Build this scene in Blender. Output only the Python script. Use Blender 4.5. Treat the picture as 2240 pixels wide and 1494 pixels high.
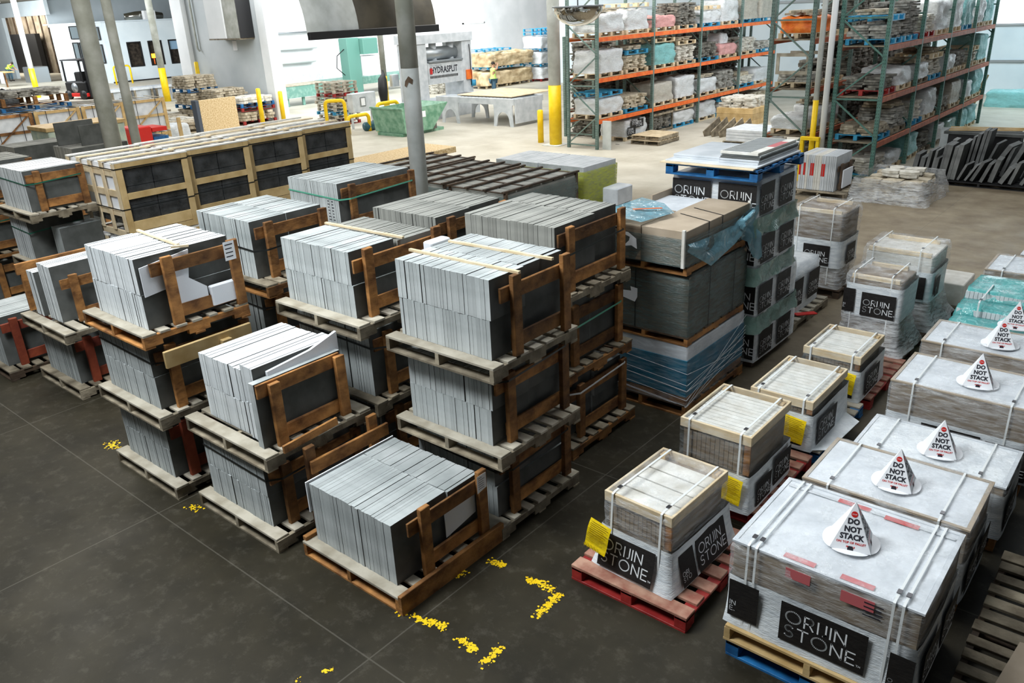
import bpy, math, random
from mathutils import Vector, Matrix, noise, Euler
random.seed(7)
S = bpy.context.scene
for o in list(bpy.data.objects): bpy.data.objects.remove(o)
COL = S.collection
PI = math.pi
U = random.uniform

# ---------------------------------------------------------------- camera, sky, lights, exposure
cam = bpy.data.objects.new('camera', bpy.data.cameras.new('camera'))
COL.objects.link(cam)
cam.matrix_world = Matrix(((0.76584145, -0.21633924, 0.60554456, 0.0),
                           (0.64158378, 0.32018967, -0.69702857, 0.0),
                           (-0.04309448, 0.92232093, 0.38401427, 4.3),
                           (0, 0, 0, 1)))
cam.data.sensor_width = 36.0
cam.data.lens = 1756.94 / 2240 * 36.0
cam.data.clip_end = 300
S.camera = cam
S.view_settings.view_transform = 'Standard'
S.view_settings.look = 'None'
S.view_settings.gamma = 1.0
S.view_settings.use_curve_mapping = False
S.view_settings.exposure = 0.0

wd = bpy.data.worlds.new('world'); S.world = wd; wd.use_nodes = True
wd.node_tree.nodes['Background'].inputs[0].default_value = (0.90, 0.96, 1.0, 1)
wd.node_tree.nodes['Background'].inputs[1].default_value = 0.06

def area(name, loc, target, sx, sy, power, color=(1, 1, 1)):
    l = bpy.data.lights.new(name, 'AREA'); l.shape = 'RECTANGLE'; l.size = sx; l.size_y = sy
    l.energy = power; l.color = color
    o = bpy.data.objects.new(name, l); COL.objects.link(o); o.location = loc
    o.rotation_euler = (Vector(target) - Vector(loc)).to_track_quat('-Z', 'Y').to_euler()
    return o
area('overhead_key_light', (-7.2, 0.2, 8.9), (-5.6, 5.0, 0.5), 4.0, 2.2, 1200, (0.93, 0.98, 1.0))  # unseen key light high over the front stacks, not a window
area('ceiling_lamp_fill', (-4.0, 6.5, 8.4), (-3.4, 7.0, 0), 4, 3, 330, (0.93, 0.97, 1.0))
area('ceiling_lamp_fill', (-15, 5, 8.4), (-15, 6, 0), 5, 5, 620, (1.0, 0.98, 0.92))
area('ceiling_lamp_fill', (-17, 21, 8.4), (-16, 22.5, 0), 7, 6, 1450, (1.0, 0.98, 0.93))
area('ceiling_lamp_fill', (-30, 26, 8.2), (-33, 28, 0), 14, 12, 2500, (0.97, 0.99, 1.0))
area('hall_wall_wash', (-32, 44, 7.0), (-47, 52, 4.0), 8, 3, 3200, (0.95, 0.98, 1.0))  # unseen lights added inside the hall to whiten its back wall
area('hall_wall_wash', (-32, 36, 7.4), (-47, 42, 3.0), 8, 3, 1600, (0.92, 0.98, 1.0))
area('hall_wall_wash', (-31, 24, 7.6), (-44, 31, 2.5), 6, 3, 900, (0.95, 0.99, 1.0))
area('ceiling_lamp_fill', (-9, 27, 8.4), (-12, 28, 0), 3, 8, 950, (0.95, 0.98, 1.0))
area('ceiling_lamp_fill', (-3.5, 17, 8.4), (-4.5, 18, 0), 4, 6, 330, (0.95, 0.98, 1.0))
area('side_wall_wash', (-3.0, 33, 7.5), (-4, 40.3, 1.5), 4, 3, 700, (0.70, 0.92, 1.0))  # unseen light inside the room, turned on the right wall
area('ceiling_lamp_fill', (-46, 18, 7.8), (-42, 23, 1), 10, 6, 1500, (0.95, 0.98, 1.0))
area('ceiling_lamp_fill', (-57, 22, 6.3), (-68, 33, 3), 10, 6, 4200, (0.95, 0.98, 1.0))
area('ceiling_lamp_fill', (-77, 24, 6.2), (-80, 31, 3), 8, 6, 2400, (0.95, 0.98, 1.0))
area('ceiling_lamp_fill', (-96, 33.4, 6.2), (-97, 37, 3), 8, 2, 1500, (1.0, 0.95, 0.85))  # unseen light added inside the opening to brighten its brown wall
area('ceiling_lamp_fill', (-26, 11, 8.0), (-27, 12, 0), 8, 7, 650, (1.0, 0.98, 0.93))

# ---------------------------------------------------------------- materials
MATS = {}
def mat(name, col, rough=0.7, metal=0.0, var=0.0, nscale=6.0, bump=0.0, col2=None, spec=0.4, rnd=0.0, emit=None, alpha=None, dscale=None, stretch=(1, 1, 1), lo=0.35, hi=0.65):
    if name in MATS: return MATS[name]
    m = bpy.data.materials.new(name); m.use_nodes = True; nt = m.node_tree; N = nt.nodes; L = nt.links
    b = N['Principled BSDF']; b.inputs['Roughness'].default_value = rough; b.inputs['Metallic'].default_value = metal
    b.inputs['Specular IOR Level'].default_value = spec
    c = (*col, 1); b.inputs['Base Color'].default_value = c
    tc = N.new('ShaderNodeTexCoord'); mp = N.new('ShaderNodeMapping'); mp.inputs['Scale'].default_value = stretch
    L.new(tc.outputs['Object'], mp.inputs['Vector'])
    out = None
    if col2 is not None or var:
        nz = N.new('ShaderNodeTexNoise'); nz.inputs['Scale'].default_value = nscale; nz.inputs['Detail'].default_value = 5
        L.new(mp.outputs[0], nz.inputs['Vector'])
        rp = N.new('ShaderNodeValToRGB'); rp.color_ramp.elements[0].position = lo; rp.color_ramp.elements[1].position = hi
        c2 = col2 if col2 is not None else tuple(min(1, x * (1 + var)) for x in col)
        c1 = col if col2 is not None else tuple(x * (1 - var) for x in col)
        rp.color_ramp.elements[0].color = (*c1, 1); rp.color_ramp.elements[1].color = (*c2, 1)
        L.new(nz.outputs['Fac'], rp.inputs['Fac']); out = rp.outputs['Color']
    if rnd:
        oi = N.new('ShaderNodeObjectInfo'); mr = N.new('ShaderNodeMapRange')
        mr.inputs['To Min'].default_value = 1 - rnd; mr.inputs['To Max'].default_value = 1 + rnd
        L.new(oi.outputs['Random'], mr.inputs['Value'])
        hs = N.new('ShaderNodeHueSaturation'); L.new(mr.outputs[0], hs.inputs['Value'])
        if out is not None: L.new(out, hs.inputs['Color'])
        else: hs.inputs['Color'].default_value = c
        out = hs.outputs['Color']
    if out is not None: L.new(out, b.inputs['Base Color'])
    if bump:
        n2 = N.new('ShaderNodeTexNoise'); n2.inputs['Scale'].default_value = dscale or nscale * 4; n2.inputs['Detail'].default_value = 4
        L.new(mp.outputs[0], n2.inputs['Vector'])
        bp = N.new('ShaderNodeBump'); bp.inputs['Strength'].default_value = bump; bp.inputs['Distance'].default_value = 0.02
        L.new(n2.outputs['Fac'], bp.inputs['Height']); L.new(bp.outputs[0], b.inputs['Normal'])
    if emit: b.inputs['Emission Color'].default_value = (*emit[:3], 1); b.inputs['Emission Strength'].default_value = emit[3]
    if alpha is not None: b.inputs['Alpha'].default_value = alpha
    MATS[name] = m
    return m

def plastic(name, col, lo, hi, rough=0.12, nscale=5, stretch=(1, 1, 6), bump=0.5):
    """thin film: streaks that are more or less milky, with a glossy creased surface"""
    m = mat(name, col, rough=rough, spec=0.6)
    nt = m.node_tree; N = nt.nodes; L = nt.links; b = N['Principled BSDF']
    tc = N.new('ShaderNodeTexCoord'); mp = N.new('ShaderNodeMapping'); mp.inputs['Scale'].default_value = stretch
    mp.inputs['Rotation'].default_value = (0.12, 0.1, 0.0)
    L.new(tc.outputs['Object'], mp.inputs['Vector'])
    nz = N.new('ShaderNodeTexNoise'); nz.inputs['Scale'].default_value = nscale; nz.inputs['Detail'].default_value = 6; nz.inputs['Roughness'].default_value = 0.65
    L.new(mp.outputs[0], nz.inputs['Vector'])
    mr = N.new('ShaderNodeMapRange'); mr.inputs['From Min'].default_value = 0.38; mr.inputs['From Max'].default_value = 0.68
    mr.inputs['To Min'].default_value = lo; mr.inputs['To Max'].default_value = hi
    L.new(nz.outputs['Fac'], mr.inputs['Value']); L.new(mr.outputs[0], b.inputs['Alpha'])
    n2 = N.new('ShaderNodeTexNoise'); n2.inputs['Scale'].default_value = nscale * 2.2; n2.inputs['Detail'].default_value = 3
    n2.inputs['Distortion'].default_value = 1.5
    L.new(mp.outputs[0], n2.inputs['Vector'])
    bp = N.new('ShaderNodeBump'); bp.inputs['Strength'].default_value = bump; bp.inputs['Distance'].default_value = 0.03
    L.new(n2.outputs['Fac'], bp.inputs['Height']); L.new(bp.outputs[0], b.inputs['Normal'])
    return m

M_SLAB = mat('sawn_stone_edge', (0.33, 0.36, 0.36), 0.85, nscale=3, col2=(0.52, 0.55, 0.55), bump=0.15, rnd=0.13)
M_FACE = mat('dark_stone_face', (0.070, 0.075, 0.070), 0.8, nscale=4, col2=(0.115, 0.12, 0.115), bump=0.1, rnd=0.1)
M_SLABW = mat('pale_stone_edge', (0.56, 0.60, 0.62), 0.85, nscale=3, col2=(0.74, 0.77, 0.78), bump=0.15, rnd=0.1)
M_SLABD = mat('dusty_stone_edge', (0.22, 0.225, 0.205), 0.85, nscale=3, col2=(0.34, 0.34, 0.31), bump=0.15, rnd=0.13)
M_WOLD = mat('brown_weathered_wood', (0.12, 0.050, 0.016), 0.75, nscale=5, col2=(0.40, 0.185, 0.055), bump=0.3, rnd=0.45, stretch=(1, 1, 1.6))
M_WGREY = mat('grey_weathered_wood', (0.13, 0.105, 0.07), 0.85, nscale=6, col2=(0.31, 0.265, 0.19), bump=0.3, rnd=0.3)
M_WDUST = mat('dusty_wood', (0.30, 0.265, 0.20), 0.9, nscale=5, col2=(0.48, 0.44, 0.36), bump=0.3, rnd=0.15)
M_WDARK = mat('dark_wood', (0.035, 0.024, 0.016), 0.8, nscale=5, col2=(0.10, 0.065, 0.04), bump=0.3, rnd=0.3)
M_WRED = mat('red_brown_wood', (0.14, 0.022, 0.012), 0.7, nscale=5, col2=(0.25, 0.05, 0.02), bump=0.2, rnd=0.2)
M_WNEW = mat('new_pine', (0.45, 0.30, 0.12), 0.6, nscale=4, col2=(0.62, 0.45, 0.22), bump=0.1, rnd=0.12)
M_WPALE = mat('pale_pine', (0.60, 0.47, 0.29), 0.6, nscale=5, col2=(0.74, 0.62, 0.43), bump=0.1, rnd=0.1)
M_OSB = mat('chip_board', (0.50, 0.33, 0.14), 0.7, nscale=22, col2=(0.78, 0.62, 0.38), bump=0.2)
M_PRED = mat('red_pallet_paint', (0.22, 0.012, 0.012), 0.5, nscale=6, col2=(0.36, 0.03, 0.025), bump=0.2, rnd=0.15)
M_PREDTOP = mat('worn_red_pallet_deck', (0.26, 0.09, 0.06), 0.7, nscale=7, col2=(0.46, 0.27, 0.19), bump=0.2, rnd=0.15)
M_PBLUE = mat('blue_pallet_paint', (0.008, 0.07, 0.20), 0.5, nscale=6, col2=(0.02, 0.17, 0.42), bump=0.2, rnd=0.15)
M_PBLUEB = mat('bright_blue_pallet_paint', (0.02, 0.22, 0.42), 0.5, nscale=6, col2=(0.05, 0.34, 0.55), bump=0.2, rnd=0.15)
M_FOAM = mat('white_foam', (0.82, 0.85, 0.90), 0.8, bump=0.1, nscale=30)
M_FOAMD = mat('foam_edge', (0.72, 0.76, 0.80), 0.8)
M_PAPER = mat('white_paper', (0.85, 0.87, 0.90), 0.6)
M_INK = mat('ink', (0.02, 0.02, 0.03), 0.6)
M_WHITE = mat('white_film', (0.62, 0.67, 0.71), 0.3, nscale=7, col2=(0.82, 0.86, 0.88), bump=0.35, stretch=(1, 1, 4))
M_BLACKP = mat('black_print', (0.012, 0.011, 0.011), 0.5, nscale=14, col2=(0.022, 0.02, 0.019), bump=0.3, stretch=(1, 1, 6), spec=0.2)
M_LETTER = mat('white_print', (0.80, 0.82, 0.84), 0.5)
M_TILE = mat('cream_stone_tile', (0.60, 0.58, 0.52), 0.6, nscale=7, col2=(0.76, 0.75, 0.70), bump=0.1)
M_TILEL = mat('tile_joint', (0.16, 0.14, 0.10), 0.8)
M_CARD = mat('brown_cardboard', (0.17, 0.125, 0.085), 0.7, nscale=3, col2=(0.27, 0.215, 0.15), rnd=0.1, stretch=(1, 1, 5))
M_CARDL = mat('taupe_cardboard', (0.36, 0.29, 0.21), 0.7, nscale=3, col2=(0.45, 0.37, 0.28))
M_SHEET = mat('white_cover_sheet', (0.56, 0.60, 0.64), 0.35, nscale=4, col2=(0.72, 0.76, 0.80), bump=0.2)
M_STRAPW = mat('white_strap', (0.75, 0.78, 0.78), 0.35)
M_STRAPK = mat('black_strap', (0.01, 0.012, 0.012), 0.4)
M_STRAPG = mat('green_strap', (0.015, 0.13, 0.085), 0.35)
M_STRAPGL = mat('light_green_strap', (0.10, 0.38, 0.26), 0.35)
M_STEEL = mat('steel_buckle', (0.15, 0.15, 0.16), 0.3, 0.9)
M_TAG = mat('yellow_tag', (0.80, 0.56, 0.0), 0.35, nscale=10, col2=(0.88, 0.66, 0.02), bump=0.3)
M_TAGINK = mat('tag_ink', (0.30, 0.20, 0.01), 0.6)
M_CLEAR = plastic('clear_stretch_film', (0.88, 0.91, 0.93), 0.04, 0.40)
M_CLEAR2 = plastic('thick_stretch_film', (0.86, 0.89, 0.91), 0.18, 0.70, nscale=6)
M_CLEARLO = plastic('loose_clear_sheet', (0.85, 0.90, 0.93), 0.10, 0.42, nscale=4, stretch=(1, 1, 1))
M_FILMG = plastic('grey_green_film', (0.11, 0.155, 0.15), 0.45, 0.8, nscale=5, rough=0.3)
M_FILMT = plastic('teal_film', (0.12, 0.55, 0.54), 0.55, 0.95, nscale=5, stretch=(1, 1, 1))
M_FILMGRN = plastic('pale_green_film', (0.20, 0.34, 0.29), 0.75, 1.0, nscale=5, stretch=(1, 1, 1))
M_FILMB = plastic('blue_film', (0.17, 0.36, 0.44), 0.6, 0.98, nscale=4, stretch=(1, 1, 1))
M_FILMY = plastic('yellow_green_film', (0.50, 0.55, 0.03), 0.5, 0.9, nscale=6)
M_BLUEBOX = mat('blue_board', (0.006, 0.11, 0.19), 0.5, nscale=5, col2=(0.012, 0.17, 0.28))
M_CLEAR3 = plastic('sheer_stretch_film', (0.80, 0.90, 0.95), 0.0, 0.22)
M_GREEN = mat('rack_green_paint', (0.055, 0.145, 0.115), 0.5, nscale=8, col2=(0.10, 0.20, 0.165))
M_GREENP = mat('rack_pale_green_paint', (0.10, 0.165, 0.145), 0.5, nscale=8, col2=(0.17, 0.235, 0.21))
M_ORANGE = mat('orange_beam_paint', (0.72, 0.10, 0.012), 0.5, nscale=5, col2=(0.85, 0.20, 0.03))
M_RUST = mat('rust_orange_beam_paint', (0.34, 0.075, 0.025), 0.6, nscale=5, col2=(0.50, 0.15, 0.07))
M_YEL = mat('safety_yellow', (0.78, 0.50, 0.0), 0.45, nscale=6, col2=(0.88, 0.60, 0.01))
M_COLW = mat('column_paint', (0.48, 0.51, 0.49), 0.6, nscale=3, col2=(0.64, 0.67, 0.66), bump=0.1)
M_COLD = mat('old_column_paint', (0.32, 0.33, 0.28), 0.6, nscale=3, col2=(0.46, 0.47, 0.43), bump=0.1)
M_WALLW = mat('white_wall_paint', (0.72, 0.75, 0.76), 0.7, nscale=0.6, col2=(0.84, 0.86, 0.87))
M_WALLB = mat('blue_white_wall', (0.58, 0.67, 0.72), 0.7, nscale=0.6, col2=(0.68, 0.76, 0.80))
M_PRESS = mat('press_grey_paint', (0.46, 0.50, 0.53), 0.45, nscale=4, col2=(0.60, 0.63, 0.66))
M_SKIP = mat('skip_green_paint', (0.11, 0.27, 0.17), 0.5, nscale=5, col2=(0.26, 0.44, 0.32))
M_TANK = mat('tank_green_paint', (0.14, 0.30, 0.25), 0.5, nscale=5, col2=(0.30, 0.46, 0.40), lo=0.45, hi=0.8)
M_TEALM = mat('machine_green', (0.10, 0.24, 0.20), 0.5)
M_BLK = mat('black_rubber', (0.012, 0.012, 0.013), 0.5)
M_DARK = mat('dark_glass', (0.015, 0.012, 0.010), 0.15, nscale=4, col2=(0.05, 0.04, 0.03))
M_CHROME = mat('mirror_chrome', (0.8, 0.79, 0.75), 0.06, 1.0)
M_GALV = mat('galvanised_steel', (0.35, 0.38, 0.40), 0.4, 0.7)
M_LIME = mat('hi_vis_lime', (0.45, 0.80, 0.05), 0.7)
M_LIME2 = mat('hi_vis_pale_lime', (0.60, 0.88, 0.22), 0.7)
M_SKIN = mat('skin', (0.45, 0.24, 0.15), 0.6)
M_JEAN = mat('denim', (0.05, 0.11, 0.16), 0.8)
M_HAIR = mat('dark_hair', (0.02, 0.015, 0.01), 0.7)
M_REDP = mat('red_plastic', (0.6, 0.02, 0.015), 0.35)
M_FLAGT = mat('tan_flagstone', (0.30, 0.25, 0.17), 0.85, nscale=9, col2=(0.56, 0.50, 0.39), rnd=0.2)
M_FLAGG = mat('grey_flagstone', (0.20, 0.195, 0.17), 0.85, nscale=9, col2=(0.46, 0.45, 0.41), rnd=0.25)
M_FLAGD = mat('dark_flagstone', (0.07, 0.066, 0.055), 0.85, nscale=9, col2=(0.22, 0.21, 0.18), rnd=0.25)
M_FLAGL = mat('pale_flagstone', (0.48, 0.45, 0.38), 0.85, nscale=9, col2=(0.72, 0.70, 0.63), rnd=0.15)
M_WRAPW = plastic('white_shrink_wrap', (0.78, 0.81, 0.82), 0.85, 1.0, nscale=6, stretch=(1, 1, 3), rough=0.3, bump=1.0)
M_WRAPB = plastic('beige_shrink_wrap', (0.60, 0.57, 0.49), 0.8, 1.0, nscale=6, stretch=(1, 1, 3), rough=0.35, bump=1.0)
M_WRAPT = plastic('teal_shrink_wrap', (0.25, 0.60, 0.60), 0.8, 1.0, nscale=6, stretch=(1, 1, 3), rough=0.3, bump=1.0)
M_WRAPP = plastic('pink_shrink_wrap', (0.75, 0.38, 0.36), 0.85, 1.0, nscale=6, stretch=(1, 1, 3), rough=0.35, bump=1.0)
M_ORTARP = mat('orange_tarp', (0.75, 0.13, 0.01), 0.45, nscale=6, col2=(0.88, 0.25, 0.03), bump=0.4)
M_REDL = mat('red_label', (0.50, 0.03, 0.03), 0.4)
M_PINKL = mat('faded_red_label', (0.55, 0.13, 0.14), 0.4)
M_CRATEIN = mat('dark_wrapped_stone', (0.018, 0.020, 0.021), 0.25, nscale=5, col2=(0.05, 0.053, 0.055), bump=0.5, spec=0.7)
M_REDPIPE = mat('red_valve', (0.7, 0.03, 0.02), 0.4)

def wall_mat():
    m = mat('painted_block_wall', (0.50, 0.55, 0.57), 0.75, nscale=0.5, col2=(0.62, 0.66, 0.68))
    nt = m.node_tree; N = nt.nodes; L = nt.links; b = N['Principled BSDF']
    tc = N.new('ShaderNodeTexCoord'); sp = N.new('ShaderNodeSeparateXYZ'); cb = N.new('ShaderNodeCombineXYZ')
    L.new(tc.outputs['Object'], sp.inputs[0]); L.new(sp.outputs['X'], cb.inputs['X']); L.new(sp.outputs['Z'], cb.inputs['Y'])
    br = N.new('ShaderNodeTexBrick'); br.inputs['Scale'].default_value = 1; br.inputs['Brick Width'].default_value = 0.4; br.inputs['Row Height'].default_value = 0.2
    br.inputs['Mortar Size'].default_value = 0.008; L.new(cb.outputs[0], br.inputs['Vector'])
    bp = N.new('ShaderNodeBump'); bp.inputs['Strength'].default_value = 0.6; bp.invert = True
    L.new(br.outputs['Fac'], bp.inputs['Height']); L.new(bp.outputs[0], b.inputs['Normal'])
    return m
M_BLOCK = wall_mat()

def floor_mat():
    m = bpy.data.materials.new('concrete_floor'); m.use_nodes = True
    nt = m.node_tree; N = nt.nodes; L = nt.links; b = N['Principled BSDF']
    tc = N.new('ShaderNodeTexCoord')
    def nz(scale, detail=6, rough=0.6, dist=0.0):
        n = N.new('ShaderNodeTexNoise'); n.inputs['Scale'].default_value = scale; n.inputs['Detail'].default_value = detail
        n.inputs['Roughness'].default_value = rough; n.inputs['Distortion'].default_value = dist
        L.new(tc.outputs['Object'], n.inputs['Vector']); return n.outputs['Fac']
    def ramp(f, p0, c0, p1, c1):
        r = N.new('ShaderNodeValToRGB'); e = r.color_ramp.elements
        e[0].position = p0; e[1].position = p1; e[0].color = (*c0, 1); e[1].color = (*c1, 1)
        L.new(f, r.inputs['Fac']); return r.outputs['Color']
    def mix(fac, a, c, kind='MIX'):
        x = N.new('ShaderNodeMix'); x.data_type = 'RGBA'; x.blend_type = kind
        if isinstance(fac, float): x.inputs[0].default_value = fac
        else: L.new(fac, x.inputs[0])
        L.new(a, x.inputs[6]); L.new(c, x.inputs[7]); return x.outputs[2]
    dark = ramp(nz(1.3), 0.3, (0.015, 0.013, 0.008), 0.75, (0.040, 0.034, 0.021))
    mid = ramp(nz(2.0), 0.3, (0.17, 0.13, 0.085), 0.7, (0.30, 0.25, 0.17))
    pale = ramp(nz(0.8), 0.3, (0.40, 0.37, 0.30), 0.7, (0.56, 0.53, 0.45))
    sp = N.new('ShaderNodeSeparateXYZ'); L.new(tc.outputs['Object'], sp.inputs[0])
    def math_(op, a, c):
        x = N.new('ShaderNodeMath'); x.operation = op
        for i, v in enumerate((a, c)):
            if isinstance(v, (int, float)): x.inputs[i].default_value = v
            else: L.new(v, x.inputs[i])
        return x.outputs[0]
    wob = math_('MULTIPLY', math_('SUBTRACT', nz(0.35), 0.5), 6.0)
    # the coated floor under the stone stacks gives way to worn, then bare concrete behind; partly aisle light put into the colour
    d = math_('ADD', sp.outputs['Y'], wob)
    f1 = N.new('ShaderNodeMapRange'); L.new(d, f1.inputs['Value']); f1.inputs['From Min'].default_value = 7.5; f1.inputs['From Max'].default_value = 12.5
    d2 = math_('ADD', math_('SUBTRACT', math_('MULTIPLY', sp.outputs['Y'], 0.6), math_('MULTIPLY', sp.outputs['X'], 0.9)), wob)
    f2 = N.new('ShaderNodeMapRange'); L.new(d2, f2.inputs['Value']); f2.inputs['From Min'].default_value = 17.0; f2.inputs['From Max'].default_value = 20.0
    c = mix(f1.outputs[0], dark, mid); c = mix(f2.outputs[0], c, pale)
    dust = ramp(nz(7, 8, 0.75), 0.52, (0, 0, 0), 0.8, (0.06, 0.055, 0.045))
    c = mix(0.8, c, dust, 'ADD')
    # saw-cut joints every 3.05 m
    j = None
    for ax, off in (('X', 0.76), ('Y', 0.4)):
        mm = math_('PINGPONG', math_('ADD', sp.outputs[ax], off), 1.525)
        q = math_('LESS_THAN', mm, 0.006); j = q if j is None else math_('MAXIMUM', j, q)
    jc = N.new('ShaderNodeRGB'); jc.outputs[0].default_value = (0.12, 0.11, 0.09, 1)
    jm = math_('MULTIPLY', j, 0.45)
    c = mix(jm, c, jc.outputs[0])
    L.new(c, b.inputs['Base Color'])
    rr = N.new('ShaderNodeMapRange'); L.new(nz(1.7, 5), rr.inputs['Value']); rr.inputs['To Min'].default_value = 0.25; rr.inputs['To Max'].default_value = 0.75
    L.new(rr.outputs[0], b.inputs['Roughness']); b.inputs['Specular IOR Level'].default_value = 0.2
    bp = N.new('ShaderNodeBump'); bp.inputs['Strength'].default_value = 0.12; L.new(nz(30, 4), bp.inputs['Height']); L.new(bp.outputs[0], b.inputs['Normal'])
    return m
M_FLOOR = floor_mat()

# ---------------------------------------------------------------- mesh helpers
class MB:
    def __init__(s): s.v = []; s.f = []; s.mi = []; s.M = Matrix.Identity(4); s.sm = []
    def add(s, vs, fs, m=0, smooth=False):
        b = len(s.v); s.v += [tuple(s.M @ Vector(p)) for p in vs]
        for f in fs: s.f.append(tuple(i + b for i in f)); s.mi.append(m); s.sm.append(smooth)
        return s
    def box(s, x0, x1, y0, y1, z0, z1, m=0, ms=None):
        vs = [(x0, y0, z0), (x1, y0, z0), (x1, y1, z0), (x0, y1, z0), (x0, y0, z1), (x1, y0, z1), (x1, y1, z1), (x0, y1, z1)]
        fs = [(0, 3, 2, 1), (4, 5, 6, 7), (0, 1, 5, 4), (1, 2, 6, 5), (2, 3, 7, 6), (3, 0, 4, 7)]   # bottom top -Y +X +Y -X
        b = len(s.v); s.v += [tuple(s.M @ Vector(p)) for p in vs]
        for k, f in enumerate(fs): s.f.append(tuple(i + b for i in f)); s.mi.append(ms[k] if ms else m); s.sm.append(False)
        return s
    def cbox(s, x0, x1, y0, y1, z0, z1, c=0.004, m=0, j=0.0):
        """box with chamfered vertical and top edges, ends slightly out of true when j is set"""
        jj = lambda: random.uniform(-j, j)
        ring = [(x0 + c, y0), (x1 - c, y0), (x1, y0 + c), (x1, y1 - c), (x1 - c, y1), (x0 + c, y1), (x0, y1 - c), (x0, y0 + c)]
        cx, cy = (x0 + x1) / 2, (y0 + y1) / 2
        def ins(p): return (p[0] + (c if p[0] < cx else -c), p[1] + (c if p[1] < cy else -c))
        jz = [jj() for _ in range(8)]
        vs = [(p[0], p[1], z0) for p in ring] + [(p[0], p[1], z1 - c + jz[i]) for i, p in enumerate(ring)] + [(*ins(p), z1 + jz[i]) for i, p in enumerate(ring)]
        fs = [tuple(reversed(range(8))), tuple(range(16, 24))]
        for i in range(8):
            k = (i + 1) % 8; fs.append((i, k, 8 + k, 8 + i)); fs.append((8 + i, 8 + k, 16 + k, 16 + i))
        return s.add(vs, fs, m)
    def bar(s, a, b, w, h, m=0, up=(0, 0, 1)):
        a = Vector(a); b = Vector(b); d = (b - a).normalized(); up = Vector(up)
        if abs(d.dot(up)) > 0.98: up = Vector((0, 1, 0))
        sx = d.cross(up).normalized() * w / 2; sz = sx.normalized().cross(d) * h / 2
        vs = [a - sx - sz, a + sx - sz, a + sx + sz, a - sx + sz, b - sx - sz, b + sx - sz, b + sx + sz, b - sx + sz]
        return s.add(vs, [(0, 1, 2, 3), (7, 6, 5, 4), (0, 4, 5, 1), (1, 5, 6, 2), (2, 6, 7, 3), (3, 7, 4, 0)], m)
    def tube(s, pts, r, n=10, m=0, caps=True):
        pts = [Vector(p) for p in pts]; rs = r if isinstance(r, (list, tuple)) else [r] * len(pts)
        b = []; prev = None
        for i, p in enumerate(pts):
            d = (pts[min(i + 1, len(pts) - 1)] - pts[max(i - 1, 0)]).normalized()
            if prev is None:
                u = d.orthogonal().normalized()
            else:
                u = (prev - d * prev.dot(d)).normalized()
            prev = u; w = d.cross(u)
            b += [p + (u * math.cos(2 * PI * k / n) + w * math.sin(2 * PI * k / n)) * rs[i] for k in range(n)]
        fs = [(i * n + k, i * n + (k + 1) % n, (i + 1) * n + (k + 1) % n, (i + 1) * n + k) for i in range(len(pts) - 1) for k in range(n)]
        if caps:
            s.add(b, fs + [tuple(reversed(range(n))), tuple(range((len(pts) - 1) * n, len(pts) * n))], m, True)
        else: s.add(b, fs, m, True)
        return s
    def ribbon(s, pts, w, axis, t=0.002, m=0):
        """flat band following pts, its width lying along axis"""
        ax = Vector(axis).normalized() * w / 2
        for a, b in zip(pts[:-1], pts[1:]):
            a = Vector(a); b = Vector(b); n = (b - a).cross(ax).normalized() * t
            s.add([a - ax, a + ax, b + ax, b - ax, a - ax + n, a + ax + n, b + ax + n, b - ax + n],
                  [(0, 1, 2, 3), (7, 6, 5, 4), (0, 4, 5, 1), (1, 5, 6, 2), (2, 6, 7, 3), (3, 7, 4, 0)], m)
        return s
    def done(s, name, mats, parent=None, loc=None, rz=0.0):
        me = bpy.data.meshes.new(name); me.from_pydata(s.v, [], s.f); me.update()
        for m in (mats if isinstance(mats, (list, tuple)) else [mats]): me.materials.append(m)
        me.polygons.foreach_set('material_index', s.mi); me.polygons.foreach_set('use_smooth', s.sm)
        return link(name, me, parent, loc, rz)

def link(name, me, parent=None, loc=None, rz=0.0):
    o = bpy.data.objects.new(name, me); COL.objects.link(o)
    if parent is not None: o.parent = parent
    if loc is not None: o.location = loc
    if rz: o.rotation_euler.z = rz
    return o
def tag(o, label, cat, group=None, kind=None):
    if label: o['label'] = label
    if cat: o['category'] = cat
    if group: o['group'] = group
    if o.parent is None or kind: o['kind'] = kind or 'thing'
    return o
def thing(name, label, cat, loc=(0, 0, 0), rz=0.0, group=None, kind=None):
    o = bpy.data.objects.new(name, None); COL.objects.link(o); o.location = loc; o.rotation_euler.z = rz
    o.empty_display_size = 0.1
    return tag(o, label, cat, group, kind)
def struct(o): o['kind'] = 'structure'; return o
CACHE = {}
def shared(key, fn):
    """mesh data built once and shared by copies"""
    if key not in CACHE:
        o = fn(); CACHE[key] = o.data; bpy.data.objects.remove(o)
    return CACHE[key]

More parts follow.
